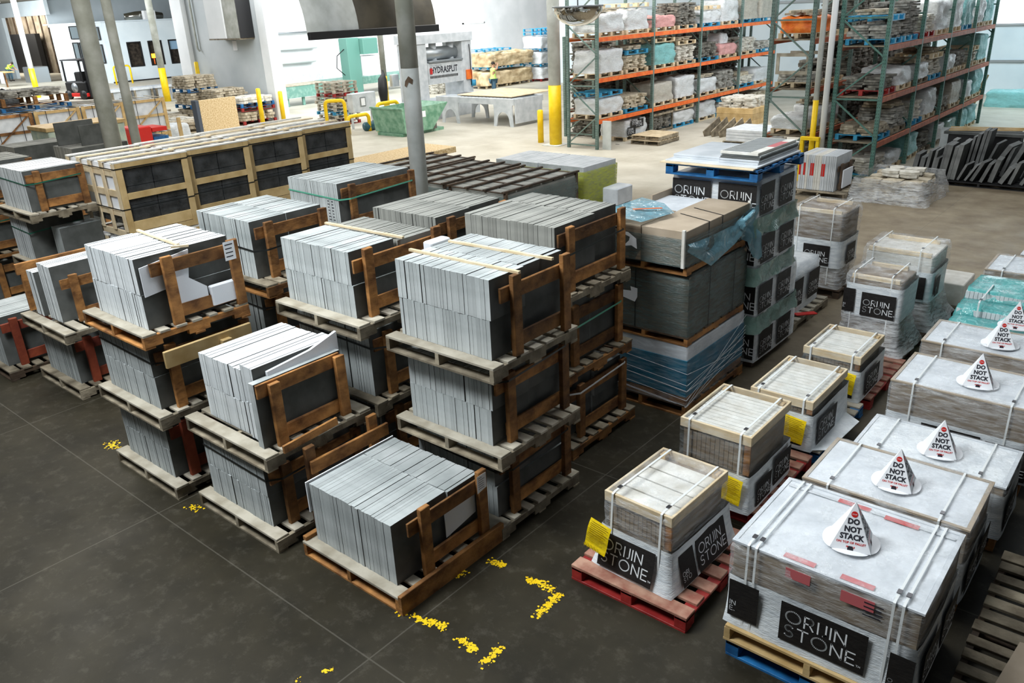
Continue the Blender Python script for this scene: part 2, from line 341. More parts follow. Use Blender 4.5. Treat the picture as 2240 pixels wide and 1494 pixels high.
def grid_shell(w, d, h, nx=8, ny=8, nz=6, amp=0.02, seed=0, freq=3.0, flare=0.0, pinch=0.0, top=True, rnd=0.05):
    """closed draped shell round a w x d x h load, base centre at the origin"""
    rng = Vector((seed * 3.7, seed * 1.3, seed * 5.1))
    per = []
    for i in range(nx): per.append((-w / 2 + w * i / nx, -d / 2))
    for i in range(ny): per.append((w / 2, -d / 2 + d * i / ny))
    for i in range(nx): per.append((w / 2 - w * i / nx, d / 2))
    for i in range(ny): per.append((-w / 2, d / 2 - d * i / ny))
    n = len(per); vs = []; fs = []
    def disp(p, nrm, a=1.0):
        q = Vector(p) * freq + rng
        return Vector(p) + nrm * (noise.noise(q) * amp * a + noise.noise(q * 2.7) * amp * 0.5 * a)
    for k in range(nz + 1):
        t = k / nz; z = h * t
        sc = 1 + flare * (1 - t) ** 2 - pinch * math.sin(PI * t)
        ins = rnd * max(0, (t - (1 - rnd / max(h, 0.01))) * h / max(rnd, 0.01)) * 0.5 if top else 0
        for (x, y) in per:
            nrm = Vector((x / (w / 2), y / (d / 2), 0)); nrm = Vector((nrm.x if abs(nrm.x) > 0.99 else 0, nrm.y if abs(nrm.y) > 0.99 else 0, 0)).normalized()
            # round the vertical corners a little
            cx = max(0, abs(x) - (w / 2 - rnd)); cy = max(0, abs(y) - (d / 2 - rnd))
            pull = 0.29 * min(cx, cy)
            px = x - math.copysign(pull + ins, x) if abs(x) > 1e-6 else x; py = y - math.copysign(pull + ins, y) if abs(y) > 1e-6 else y
            vs.append(disp((px * sc, py * sc, z), nrm))
    for k in range(nz):
        for i in range(n):
            j = (i + 1) % n; fs.append((k * n + i, k * n + j, (k + 1) * n + j, (k + 1) * n + i))
    if top:
        base = len(vs); gw, gd = w / 2 - rnd * 0.5, d / 2 - rnd * 0.5
        idx = {}
        for a in range(nx + 1):
            for c in range(ny + 1):
                if a in (0, nx) or c in (0, ny): continue
                x = -gw + 2 * gw * a / nx; y = -gd + 2 * gd * c / ny
                idx[(a, c)] = len(vs); vs.append(disp((x, y, h), Vector((0, 0, 1))))
        for i in range(nx): idx[(i, 0)] = nz * n + i
        for i in range(ny): idx[(nx, i)] = nz * n + nx + i
        for i in range(nx): idx[(nx - i, ny)] = nz * n + nx + ny + i
        for i in range(ny): idx[(0, ny - i)] = nz * n + 2 * nx + ny + i
        for a in range(nx):
            for c in range(ny): fs.append((idx[(a, c)], idx[(a + 1, c)], idx[(a + 1, c + 1)], idx[(a, c + 1)]))
    return vs, fs

# ---------------------------------------------------------------- lettering
def arc(cx, cy, rx, ry, a0, a1, n=14):
    return [(cx + rx * math.cos(math.radians(a0 + (a1 - a0) * i / n)), cy + ry * math.sin(math.radians(a0 + (a1 - a0) * i / n))) for i in range(n + 1)]
GL = {
    'O': (1.06, [arc(0.53, 0.5, 0.53, 0.5, 0, 360, 28)]),
    'R': (0.66, [[(0, 0), (0, 1), (0.36, 1)] + arc(0.36, 0.73, 0.25, 0.27, 90, -90, 10) + [(0, 0.46)], [(0.34, 0.46), (0.64, 0)]]),
    'I': (0.0, [[(0, 0), (0, 1)]]),
    'J': (0.26, [[(0.26, 1), (0.26, 0.2)] + arc(0.08, 0.2, 0.18, 0.2, 0, -95, 8)]),
    'N': (0.74, [[(0, 0), (0, 1), (0.74, 0), (0.74, 1)]]),
    'S': (0.62, [arc(0.33, 0.74, 0.28, 0.26, 30, 270, 14) + arc(0.30, 0.26, 0.30, 0.25, 80, -150, 14)]),
    'T': (0.76, [[(0, 1), (0.76, 1)], [(0.38, 1), (0.38, 0)]]),
    'E': (0.58, [[(0.58, 1), (0, 1), (0, 0), (0.58, 0)], [(0, 0.5), (0.52, 0.5)]]),
    'M': (0.8, [[(0, 0), (0, 1), (0.4, 0.3), (0.8, 1), (0.8, 0)]]),
}
def strokes(mb, text, x, z, hgt, wt, y, m, gap=0.31):
    """stroke lettering in the XZ plane facing -Y; returns the width"""
    x0 = x
    for ch in text:
        wd_, lines = GL[ch]
        for ln in lines:
            pts = [(x + px * hgt, z + pz * hgt) for px, pz in ln]
            for (ax, az), (bx, bz) in zip(pts[:-1], pts[1:]):
                dx, dz = bx - ax, bz - az; L = math.hypot(dx, dz) or 1; nx, nz = -dz / L * wt / 2, dx / L * wt / 2; ex, ez = dx / L * wt * 0.3, dz / L * wt * 0.3
                mb.add([(ax - ex - nx, y, az - ez - nz), (bx + ex - nx, y, bz + ez - nz), (bx + ex + nx, y, bz + ez + nz), (ax - ex + nx, y, az - ez + nz)], [(0, 1, 2, 3)], m)
        x += (wd_ + gap) * hgt
    return x - x0 - gap * hgt
def panel_mesh(w, h, th, lx, lz, clip0=0, clip1=99):
    """black printed panel w x h facing -Y, lower left corner at the origin, lettering of height th"""
    mb = MB(); n = 10
    vs = []; fs = []
    for i in range(n + 1):
        vs += [(w * i / n, 0, 0), (w * i / n, 0, h)]
    for i in range(n): fs.append((2 * i, 2 * i + 2, 2 * i + 3, 2 * i + 1))
    mb.add(vs, fs, 0)
    mb.add([(0, 0.0015, 0), (w, 0.0015, 0), (w, 0.0015, h), (0, 0.0015, h)], [(3, 2, 1, 0)], 0)
    strokes(mb, 'ORIJIN'[clip0:clip1], lx, lz + th * 1.32, th, th * 0.115, -0.0015, 1)
    ww = strokes(mb, 'STONE'[clip0:clip1], lx, lz, th, th * 0.115, -0.0015, 1)
    if clip1 > 6:
        strokes(mb, 'TM', lx + ww + th * 0.15, lz, th * 0.15, th * 0.03, -0.0015, 1)
    return mb
def panel(parent, x, y, z, w, h, th=None, side='front', clip0=0, clip1=99, lx=None, lz=None, tilt=0.0):
    th = (th * 1.15 if th else min(h * 0.29, w * 0.175))
    lx = w * 0.07 if lx is None else lx; lz = h * 0.16 if lz is None else lz
    me = shared(('panel', round(w, 3), round(h, 3), round(th, 3), clip0, clip1, round(lx, 3), round(lz, 3)), lambda: panel_mesh(w, h, th, lx, lz, clip0, clip1).done('printed_panel', [M_BLACKP, M_LETTER]))
    if side == 'right': x += .014
    else: y -= .014
    o = link('printed_panel', me, parent, (x, y, z)); o.rotation_euler.x = tilt
    if side == 'right': o.rotation_euler.z = PI / 2
    return o
def text_mesh(txt, size, m, parent, loc, rot, name='lettering', bold=0.0, sx=1.0, sp=1.0):
    c = bpy.data.curves.new(name, 'FONT'); c.body = txt; c.size = size; c.offset = bold; c.align_x = 'CENTER'; c.align_y = 'CENTER'; c.space_character = sp; c.space_line = 0.85; c.resolution_u = 2
    o = bpy.data.objects.new(name, c); COL.objects.link(o)
    me = bpy.data.meshes.new_from_object(o.evaluated_get(bpy.context.evaluated_depsgraph_get())); bpy.data.objects.remove(o)
    me.materials.clear(); me.materials.append(m)
    o = link(name, me, parent, loc); o.rotation_euler = rot; o.scale = (sx, 1, 1)
    return o

# ---------------------------------------------------------------- pallets
def pallet(x0, x1, y0, y1, z, label, mats=None, group='wooden pallets under the stone stacks', h=0.14, nb=7, blocks=False, parts=True, lip=None, wide=0.13):
    """deck boards along X on three stringers (or nine blocks) along Y"""
    mt = mats or (M_WDUST, M_WGREY); deck, frame = mt
    w, d = x1 - x0, y1 - y0
    t = thing('pallet', label, 'pallet', ((x0 + x1) / 2, (y0 + y1) / 2, z), group=group)
    bt = 0.02; sw = 0.045 if not blocks else 0.10
    X0, X1, Y0, Y1 = -w / 2, w / 2, -d / 2, d / 2
    if not parts:
        mb = MB()
        for i in range(nb):
            bw = d / nb * 0.78; yy = Y0 + (d - bw) * i / (nb - 1); mb.box(X0, X1, yy, yy + bw, h - bt, h)
        mb2 = MB()
        for k in range(3):
            xx = X0 + (w - sw) * k / 2
            if blocks:
                for q in range(3):
                    yy = Y0 + (d - 0.1) * q / 2; mb2.box(xx, xx + sw, yy, yy + 0.1, bt, h - bt)
                mb2.box(xx, xx + sw, Y0, Y1, 0, bt)
            else: mb2.box(xx, xx + sw, Y0, Y1, bt, h - bt)
        for q in range(3):
            yy = Y0 + (d - 0.1) * q / 2; mb2.box(X0, X1, yy, yy + 0.1, 0, bt)
        mb.done('deck', deck, t); mb2.done('runner_frame', frame, t)
        return t
    for i in range(nb):
        bw = wide if i in (0, nb - 1) else d / nb * U(0.55, 0.75)
        yy = Y0 + (d - bw) * i / (nb - 1) + (0 if i in (0, nb - 1) else U(-0.01, 0.01))
        e0, e1 = U(-0.012, 0.01), U(-0.01, 0.012)
        MB().cbox(X0 + e0, X1 + e1, yy, yy + bw, h - bt, h + U(0, 0.003), 0.003).done('deck_board', deck, t)
    for k in range(3):
        xx = X0 + (w - sw) * k / 2
        if blocks:
            for q in range(3):
                yy = Y0 + (d - 0.13) * q / 2
                MB().cbox(xx, xx + sw, yy, yy + 0.13, bt, h - bt, 0.004).done('block', frame, t)
            MB().cbox(xx, xx + sw, Y0, Y1, h - bt * 2, h - bt, 0.003).done('stringer_board', frame, t)
        else:
            # stringer with two fork notches
            mb = MB(); yy = Y0
            mb.cbox(xx, xx + sw, Y0, Y1, bt + 0.045, h - bt, 0.003)
            for a, c in ((0, .16), (.40, .60), (.84, 1)): mb.box(xx, xx + sw, Y0 + d * a, Y0 + d * c, bt, bt + 0.046)
            mb.done('stringer', frame, t)
    for q in range(3):
        bw = 0.10; yy = Y0 + (d - bw) * q / 2
        MB().cbox(X0 + U(-.006, .006), X1 + U(-.006, .006), yy, yy + bw, 0, bt, 0.003).done('bottom_board', frame if not blocks else frame, t)
    if lip: # a loose side board nailed along +X side
        MB().cbox(X1 + 0.002, X1 + 0.045, Y0 - 0.01, Y1 + 0.02, -0.0, h + lip, 0.004, j=0.003).done('side_board', M_WOLD, t)
        MB().cbox(X0 - 0.02, X0 + 0.03, Y0 + .02, Y1, h + .001, h + 0.04, 0.004).done('edge_batten', M_WOLD, t)
    return t

# ---------------------------------------------------------------- stone slabs
def slab_mesh(t, d, h, em, fm):
    return shared(('slab', round(t, 3), round(d, 3), round(h, 3), em.name, fm.name),
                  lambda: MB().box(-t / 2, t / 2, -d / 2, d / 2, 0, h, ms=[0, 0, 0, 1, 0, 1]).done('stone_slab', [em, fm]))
THK = (0.030, 0.036, 0.042, 0.050)
def slab_row(x0, x1, y0, y1, z, h, put, em=M_SLAB, fm=M_FACE, thk=THK, jit=0.003, gap=0.0020, lean=0.0):
    x = x0; i = 0
    while True:
        t = random.choice(thk)
        if x + t > x1: break
        me = slab_mesh(t, y1 - y0, h + random.choice((-.003, 0, 0, .003)), em, fm)
        put(me, (x + t / 2, (y0 + y1) / 2 + U(-jit, jit), z), lean)
        x += t + gap * U(0.5, 1.4) + (0.012 if random.random() < 0.06 else 0); i += 1
    return x
REAR = []
ORD = 'first second third fourth fifth sixth seventh eighth ninth tenth eleventh twelfth thirteenth fourteenth fifteenth sixteenth seventeenth eighteenth nineteenth twentieth twenty-first twenty-second twenty-third twenty-fourth twenty-fifth twenty-sixth twenty-seventh twenty-eighth twenty-ninth thirtieth thirty-first thirty-second thirty-third thirty-fourth thirty-fifth thirty-sixth thirty-seventh thirty-eighth'.split()
def loose_load(x0, x1, y0, y1, z, h, layers, rows, label, group, em=M_SLAB, fm=M_FACE, thk=THK, lean=0.0):
    """every slab an object of its own"""
    lh = h / layers
    for l in range(layers):
        for r, (a, b) in enumerate(rows):
            k0 = [0]; tier = ('lower tier, ', 'upper tier, ')[l] if layers > 1 else ''
            def put(me, loc, ln):
                if r > 0:
                    REAR.append((me, loc)); return
                o = link('stone_slab', me, None, loc); o.rotation_euler.y = ln
                tag(o, f'{label}, {tier}{ORD[k0[0]]} from the left', 'stone slab', group + (' lower' if l == 0 and layers > 1 else '')); k0[0] += 1
            slab_row(x0 + U(0, .006), x1, y0 + (y1 - y0) * a, y0 + (y1 - y0) * b - 0.004, z + l * (lh + .001), lh - 0.001, put, em, fm, thk, lean=lean)
def bundle(x0, x1, y0, y1, z, h, layers, rows, label, em=M_SLAB, fm=M_FACE, strap=M_STRAPK, strapz=0.78, frame=True, thk=THK, group='strapped slab bundles', fmw=M_WOLD, gap2=None, name='slab_bundle', xs=None):
    """slabs, end frame and strap bound together: one thing with its parts"""
    cx, cy = (x0 + x1) / 2, (y0 + y1) / 2
    t = thing(name, label, 'slab bundle', (cx, cy, z), group=group)
    lh = h / layers
    def put(me, loc, ln): link('slab', me, t, (loc[0] - cx, loc[1] - cy, loc[2] - z))
    for l in range(layers):
        for (a, b) in rows:
            slab_row(x0, x1, y0 + (y1 - y0) * a, y0 + (y1 - y0) * b - .004, z + l * (lh + .001), lh - .001, put, em, fm, thk)
    w, d = x1 - x0, y1 - y0
    if frame: end_frame_parts(t, w / 2 + 0.004, -d / 2 + .12, d / 2 - .08, 0.0, h, fmw)
    if strap:
        e = 0.004; fx = 0.10 if frame else 0
        zz = h * strapz
        pts = [(-w / 2 - e, -d / 2 - e, zz), (w / 2, -d / 2 - e - .002, zz - .03), (w / 2 + fx, -d / 2 + .10, zz - .02), (w / 2 + fx, d / 2 - .08, zz + .02), (w / 2, d / 2 + e, zz), (-w / 2 - e, d / 2 + e, zz), (-w / 2 - e, -d / 2 - e, zz)]
        MB().ribbon(pts, 0.018, (0, 0, 1), 0.003).done('strap', strap, t)
    return t
def end_frame_parts(t, x, y0, y1, z, h, m=M_WOLD, tall=0.0, low=0.16, up=0.78, bw=0.10):
    """two posts with an upper and a lower rail, standing against the last slab"""
    MB().cbox(x, x + .025, y0 - .10, y1 + .06, z + h * up - .05, z + h * up + .07, .003, j=.004).done('upper_rail', m, t)
    MB().cbox(x, x + .025, y0 + .02, y1 + .02, z + h * low - .06, z + h * low + .06, .003, j=.004).done('lower_rail', m, t)
    for yy in (y0, y1 - .02):
        MB().cbox(x + .026, x + .072, yy, yy + bw, z + 0.0, z + h * 0.97 + tall, .004, j=.004).done('post', m, t)
def end_frame(x, y0, y1, z, h, label, m=M_WOLD, tall=0.0, low=0.16, up=0.78, rz=0.0):
    t = thing('end_frame', label, 'wooden frame', (x, (y0 + y1) / 2, z), rz, group='wooden end frames')
    hw = (y1 - y0) / 2
    end_frame_parts(t, 0.003, -hw, hw, 0, h, m, tall, low, up)
    return t
def sheet(name, pts, th, m, label, cat, group=None, nrm=None):
    """flat panel from a polygon, extruded by th along its normal"""
    P = [Vector(p) for p in pts]; n = Vector(nrm) if nrm else (P[1] - P[0]).cross(P[2] - P[1]).normalized()
    k = len(P); mb = MB()
    mb.add(P + [p + n * th for p in P], [tuple(reversed(range(k))), tuple(range(k, 2 * k))] + [(i, (i + 1) % k, k + (i + 1) % k, k + i) for i in range(k)])
    return tag(mb.done(name, m), label, cat, group)
def batten(a, b, label, m=M_WPALE, w=0.03, h=0.02, name='wooden_batten'):
    return tag(MB().bar(a, b, w, h).done(name, m), label, 'wooden batten', 'loose battens on the stone')

PG = 'wooden pallets under the stone stacks'
H2 = [(0, .5), (.5, 1)]; H3 = [(0, .6), (.6, 1)]; ONE = [(0, 1)]

# ================================================================ THE SETTING
floor = struct(MB().box(-114, 9, -9, 62, -0.2, 0).done('floor', M_FLOOR))

# ---------------------------------------------------------------- S1: single front pallet
pallet(-5.19, -3.98, 3.11, 4.29, 0, 'front wooden pallet with a tall side board, under one load of pale slabs', lip=.035, mats=(M_WDUST, M_WOLD))
loose_load(-5.11, -4.07, 3.21, 4.17, .142, .56, 1, [(0, .62), (.62, 1)], 'grey slab of the single-height front load', 'slabs of the front load')
end_frame(-4.055, 3.42, 4.10, .142, .60, 'brown wooden end frame leaning on the single-height front load', tall=.05)
end_frame(-5.26, 3.42, 4.14, .142, .66, 'orange-brown wooden frame standing behind the left end of the front load', rz=PI, tall=.12, up=.85)
sheet('foam_sheet', [(-4.065, 3.74, .30), (-4.065, 4.10, .36), (-4.065, 4.10, .60), (-4.065, 3.74, .58)], .006, M_FOAM, 'white foam sheet behind the end frame of the front load', 'foam sheet', 'foam sheets')
sheet('foam_sheet', [(-5.135, 3.19, .42), (-5.135, 4.17, .42), (-5.135, 4.17, .712), (-5.135, 3.19, .712)], .012, M_FOAM, 'thin ragged white foam sheet on the left end of the front load', 'foam sheet', 'foam sheets')
sheet('paper_note', [(-3.962, 4.04, .60), (-3.962, 4.15, .62), (-3.962, 4.15, .76), (-3.962, 4.04, .76)], .001, M_PAPER, 'white paper note stapled to the end frame post of the front load', 'note')
mbn = MB()
for i in range(6): mbn.box(-3.9605, -3.9600, 4.055, 4.055 + .08 * U(.5, 1), .735 - i * .02, .739 - i * .02)
tag(mbn.done('handwriting', M_INK), 'black handwriting lines on the paper note of the front load', 'writing')

# ---------------------------------------------------------------- S2: two high, front row
pallet(-6.66, -5.38, 2.98, 4.15, 0, 'dusty grey pallet on the floor, bottom of the two-high front stack')
bundle(-6.55, -5.55, 3.08, 4.08, .142, .62, 2, ONE, 'green-tinged slab bundle at the bottom of the two-high front stack', em=M_SLAB, strap=M_STRAPK, strapz=.83)
pallet(-6.70, -5.40, 3.03, 4.17, .78, 'dusty pallet carrying the upper load of the two-high front stack')
loose_load(-6.54, -5.83, 3.20, 4.10, .922, .63, 2, ONE, 'pale slab, left half of the two-high front stack', 'slabs of the two-high stack', M_SLABW)
loose_load(-5.93 + .11, -5.64, 3.18, 4.05, .922, .70, 2, ONE, 'pale slab, raised right group of the two-high front stack', 'slabs of the two-high stack right', M_SLABW)
loose_load(-5.635, -5.545, 3.12, 4.02, .922, .60, 1, ONE, 'end slab behind the frame of the two-high front stack', 'end slabs of the two-high stack', M_SLAB)
end_frame(-5.54, 3.22, 3.92, .922, .60, 'bright brown wooden frame at the right end of the two-high front stack', up=.88)
sheet('foam_sheet', [(-5.637, 3.30, 1.38), (-5.637, 4.05, 1.40), (-5.637, 4.05, 1.68), (-5.637, 3.75, 1.60), (-5.637, 3.30, 1.56)], .03, M_FOAM, 'thick white foam block leaning on the upper slabs of the two-high front stack', 'foam sheet', 'foam sheets')
MBt = MB().cbox(-6.80, -6.765, 3.0, 3.9, 1.40, 1.56, .004); MBt.cbox(-6.765, -6.71, 3.55, 3.65, .925, 1.50, .004)
tag(MBt.done('wooden_board', M_WNEW), 'light brown board nailed to an upright, sticking out left of the two-high front stack', 'wooden board')
batten((-5.36, 3.18, .95), (-5.36, 3.75, .98), 'brown board lying on the deck edge of the two-high front stack', M_WOLD, .025, .07)

# ---------------------------------------------------------------- S3: three high, left corner
pallet(-8.14, -6.90, 2.88, 4.05, 0, 'dusty pallet on the floor, bottom of the left three-high stack')
bundle(-8.02, -7.05, 2.98, 3.98, .142, .62, 2, ONE, 'slab bundle with a red-brown frame at the bottom of the left three-high stack', strap=None, fmw=M_WRED, em=M_SLAB)
pallet(-8.14, -6.86, 2.87, 4.02, .78, 'dusty grey pallet, middle of the left three-high stack')
bundle(-8.03, -6.98, 2.97, 3.97, .922, .66, 2, ONE, 'dark-gapped slab bundle in the middle of the left three-high stack', strap=M_STRAPK, em=M_SLAB)
pallet(-8.06, -6.84, 2.88, 3.96, 1.60, 'worn brown pallet carrying the white top load of the left three-high stack', mats=(M_WDUST, M_WOLD), lip=.0)
loose_load(-7.90, -6.94, 2.99, 3.93, 1.742, .66, 2, H2, 'whitish slab atop the left three-high stack', 'slabs of the left top load', M_SLABW)
end_frame(-6.92, 3.20, 3.88, 1.742, .66, 'brown end frame with a dark upper rail on the left three-high stack', M_WOLD, up=.80)
sheet('foam_sheet', [(-6.935, 3.02, 2.05), (-6.935, 3.45, 2.10), (-6.935, 3.5, 2.38), (-6.935, 3.02, 2.32)], .012, M_FOAM, 'white foam piece behind the left post of the left top load', 'foam sheet', 'foam sheets')
sheet('foam_sheet', [(-6.92, 3.26, 1.80), (-6.92, 3.60, 1.80), (-6.92, 3.60, 2.0), (-6.92, 3.40, 2.16), (-6.92, 3.26, 2.16)], .02, M_FOAM, 'white foam block between the posts of the left top load', 'foam sheet', 'foam sheets')
tag(MB().cbox(-6.93, -6.87, 3.62, 3.97, 1.80, 1.99, .008).done('foam_block', M_FOAM), 'long white foam block lying right of centre in the left top load', 'foam block')
batten((-6.99, 3.45, 2.425), (-7.9, 3.52, 2.42), 'pale batten across the top of the left three-high stack')
batten((-6.95, 3.36, 2.43), (-6.86, 3.48, 2.43), 'short splintered pale batten above the end frame of the left top load')
sheet('paper_note', [(-6.836, 3.80, 2.20), (-6.836, 3.915, 2.20), (-6.836, 3.915, 2.38), (-6.836, 3.80, 2.38)], .001, M_PAPER, 'white handwritten note on the right post of the left top load', 'note')
mbn = MB()
for i in range(4): mbn.box(-6.8345, -6.834, 3.815, 3.815 + .085 * U(.6, 1), 2.345 - i * .038, 2.355 - i * .038)
tag(mbn.done('handwriting', M_INK), 'blue-black handwriting on the note of the left top load', 'writing')

# ---------------------------------------------------------------- S4: three high, centre
pallet(-5.12, -3.93, 4.28, 5.42, 0, 'dusty pallet on the floor, bottom of the central three-high stack')
bundle(-5.02, -4.05, 4.38, 5.36, .142, .62, 2, ONE, 'dim slab bundle at the bottom of the central three-high stack', em=M_SLAB, strapz=.8)
pallet(-5.08, -3.82, 4.20, 5.30, .78, 'dusty pallet in the middle of the central three-high stack')
bundle(-4.96, -3.98, 4.30, 5.26, .922, .66, 2, H2, 'slab bundle with a dark strap in the middle of the central three-high stack', em=M_SLAB, strapz=.93)
pallet(-5.04, -3.80, 4.14, 5.24, 1.60, 'dusty pallet carrying the top load of the central three-high stack')
loose_load(-4.94, -3.89, 4.25, 5.19, 1.742, .67, 2, [(0, .45), (.45, 1)], 'grey slab atop the central three-high stack', 'slabs of the central top load', M_SLAB)
end_frame(-3.875, 4.42, 5.08, 1.742, .66, 'orange-brown end frame of the central top load, its upper rail wavy', tall=.03)
batten((-5.0, 4.48, 2.425), (-3.80, 4.50, 2.42), 'long pale batten across the front of the central top load')
batten((-4.9, 4.86, 2.425), (-3.80, 4.92, 2.42), 'second pale batten across the middle of the central top load')
tag(MB().cbox(-5.05, -4.94, 4.68, 4.92, 2.30, 2.44, .01).done('foam_block', M_FOAM), 'small white foam block at the back left of the central top load', 'foam block')

# ---------------------------------------------------------------- S5: three high behind the two-high stack
pallet(-6.70, -5.42, 4.32, 5.45, 0, 'pallet on the floor under the stack behind the two-high front stack', mats=(M_WGREY, M_WGREY), nb=6)
bundle(-6.60, -5.55, 4.42, 5.38, .142, .62, 2, ONE, 'shaded slab bundle at the bottom behind the two-high front stack', strap=None)
pallet(-6.70, -5.40, 4.25, 5.40, .78, 'grey pallet at mid height behind the two-high front stack', mats=(M_WGREY, M_WGREY))
bundle(-6.62, -5.52, 4.35, 5.33, .922, .66, 1, ONE, 'leaning slab bundle with a black strap behind the two-high front stack', em=M_SLAB, strapz=.8)
pallet(-6.66, -5.38, 4.14, 5.34, 1.60, 'grey-brown pallet under the top load with brown ridged slabs')
loose_load(-6.58, -5.55, 4.26, 4.80, 1.742, .62, 2, ONE, 'pale slab, front half of the ridged top load', 'slabs of the ridged top load front', M_SLAB)
loose_load(-6.58, -5.55, 4.83, 5.30, 1.742, .60, 1, ONE, 'dusty brown slab, ridged rear half of the top load', 'slabs of the ridged top load rear', M_SLABD, M_SLABD, (.022, .03))
end_frame(-5.54, 4.36, 5.24, 1.742, .62, 'bright brown end frame right of the ridged slab load', tall=.04)
batten((-6.60, 4.82, 2.375), (-5.50, 4.86, 2.37), 'pale batten across the ridged slab load')

# ---------------------------------------------------------------- S12, S11, S9, S10: rear three-high stacks
pallet(-5.55, -4.22, 5.72, 6.90, 0, 'dark pallet on the floor of the rear right slab stack', mats=(M_WGREY, M_WOLD))
bundle(-5.44, -4.36, 5.82, 6.82, .142, .62, 2, H2, 'bundle with an orange-brown frame at the bottom of the rear right slab stack', strap=M_STRAPW, strapz=.9)
pallet(-5.60, -4.30, 5.74, 6.94, .78, 'dark pallet in the middle of the rear right slab stack', mats=(M_WGREY, M_WOLD))
bundle(-5.50, -4.44, 5.84, 6.86, .922, .66, 1, H2, 'bundle with a green strap in the middle of the rear right slab stack', strap=M_STRAPGL, strapz=.68)
pallet(-5.62, -4.30, 5.66, 6.90, 1.60, 'grey-brown pallet under the wide top load of the rear right slab stack', mats=(M_WGREY, M_WGREY))
bundle(-5.56, -4.42, 5.76, 6.86, 1.742, .66, 1, H3, 'wide dusty slab bundle with a black strap on top of the rear right slab stack', em=M_SLABD, strapz=.62)
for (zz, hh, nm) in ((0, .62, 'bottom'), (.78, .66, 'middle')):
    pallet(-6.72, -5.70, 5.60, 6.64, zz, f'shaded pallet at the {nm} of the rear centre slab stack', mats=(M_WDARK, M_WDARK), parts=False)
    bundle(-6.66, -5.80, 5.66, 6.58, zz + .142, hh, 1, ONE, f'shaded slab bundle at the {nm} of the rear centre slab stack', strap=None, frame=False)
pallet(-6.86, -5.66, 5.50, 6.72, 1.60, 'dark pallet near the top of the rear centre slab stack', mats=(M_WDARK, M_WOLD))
bundle(-6.76, -5.80, 5.58, 6.62, 1.742, .62, 1, H2, 'dusty slab bundle on top of the rear centre slab stack, left of the wide one', em=M_SLABD, strap=M_STRAPG, strapz=.3)
for (zz, hh, nm) in ((0, .62, 'bottom'), (.78, .66, 'middle')):
    pallet(-8.5, -7.2, 4.36, 5.5, zz, f'dusty pallet at the {nm} of the stack behind the left three-high stack', mats=(M_WGREY, M_WOLD))
    bundle(-8.38, -7.4, 4.45, 5.42, zz + .142, hh, 1, ONE, f'dark-ended slab bundle at the {nm} of the stack behind the left three-high stack', strap=M_STRAPG if zz == 0 else M_STRAPK)
pallet(-8.52, -7.1, 4.36, 5.46, 1.60, 'pallet near the top of the stack behind the left three-high stack', mats=(M_WGREY, M_WOLD))
bundle(-8.42, -7.36, 4.44, 5.36, 1.742, .62, 1, H2, 'pale-topped slab bundle with a black strap behind the left three-high stack', em=M_SLAB, strapz=.55)
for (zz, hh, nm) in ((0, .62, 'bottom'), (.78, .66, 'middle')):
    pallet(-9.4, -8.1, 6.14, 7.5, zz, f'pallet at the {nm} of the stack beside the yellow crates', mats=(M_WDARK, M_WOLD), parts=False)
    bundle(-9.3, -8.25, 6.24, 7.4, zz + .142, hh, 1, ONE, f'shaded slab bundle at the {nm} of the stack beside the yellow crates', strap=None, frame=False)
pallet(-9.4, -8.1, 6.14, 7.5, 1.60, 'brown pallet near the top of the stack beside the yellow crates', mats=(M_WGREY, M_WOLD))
b10 = bundle(-9.26, -8.20, 6.25, 7.5, 1.742, .60, 1, H3, 'slab bundle with a light green strap beside the yellow crates', em=M_SLAB, strap=M_STRAPGL, strapz=.72)
mb = MB()
for c0 in (0.02, .10):
    for k in range(7): mb.box(.25 + c0 + U(0, .01), .25 + c0 + U(.03, .05), -.629, -.628, .36 - k * .04, .37 - k * .04)
mb.done('handwriting', M_INK, b10)

# ---------------------------------------------------------------- left group
pallet(-11.25, -10.02, 3.32, 4.45, 0, 'pallet on the floor of the low left stack with the gapped load', mats=(M_WGREY, M_WGREY))
bundle(-11.12, -10.18, 3.42, 4.36, .142, .62, 1, ONE, 'slab bundle with a leaning red-brown plank at the bottom of the low left stack', strap=None, fmw=M_WRED)
pallet(-11.25, -9.92, 3.28, 4.42, .78, 'dusty pallet with a half empty deck on the low left stack')
loose_load(-11.05, -10.80, 3.42, 4.15, .922, .58, 1, ONE, 'whitish slab, small left group of the low left stack', 'slabs of the gapped load left', M_SLABW)
loose_load(-10.72, -10.32, 3.45, 4.35, .922, .72, 1, ONE, 'whitish slab, taller right group of the low left stack', 'slabs of the gapped load right', M_SLABW)
end_frame(-10.28, 3.60, 4.30, .922, .62, 'brown end frame of the gapped load on the low left stack')
tag(MB().cbox(-11.25, -11.2, 3.36, 4.5, 1.42, 1.56, .004).cbox(-11.25, -11.2, 3.4, 3.48, .925, 1.42, .004).cbox(-11.25, -11.2, 4.3, 4.38, .925, 1.42, .004).done('wooden_board', M_WOLD), 'long brown board behind the gapped load of the low left stack', 'wooden board')
pallet(-12.55, -11.40, 3.0, 4.10, 0, 'pallet on the floor at the left edge of the photo', mats=(M_WGREY, M_WDARK))
bundle(-12.45, -11.58, 3.08, 4.05, .142, .68, 1, ONE, 'slab bundle with a red-brown leaning plank at the left edge of the photo', strap=None, em=M_SLAB, fmw=M_WRED)
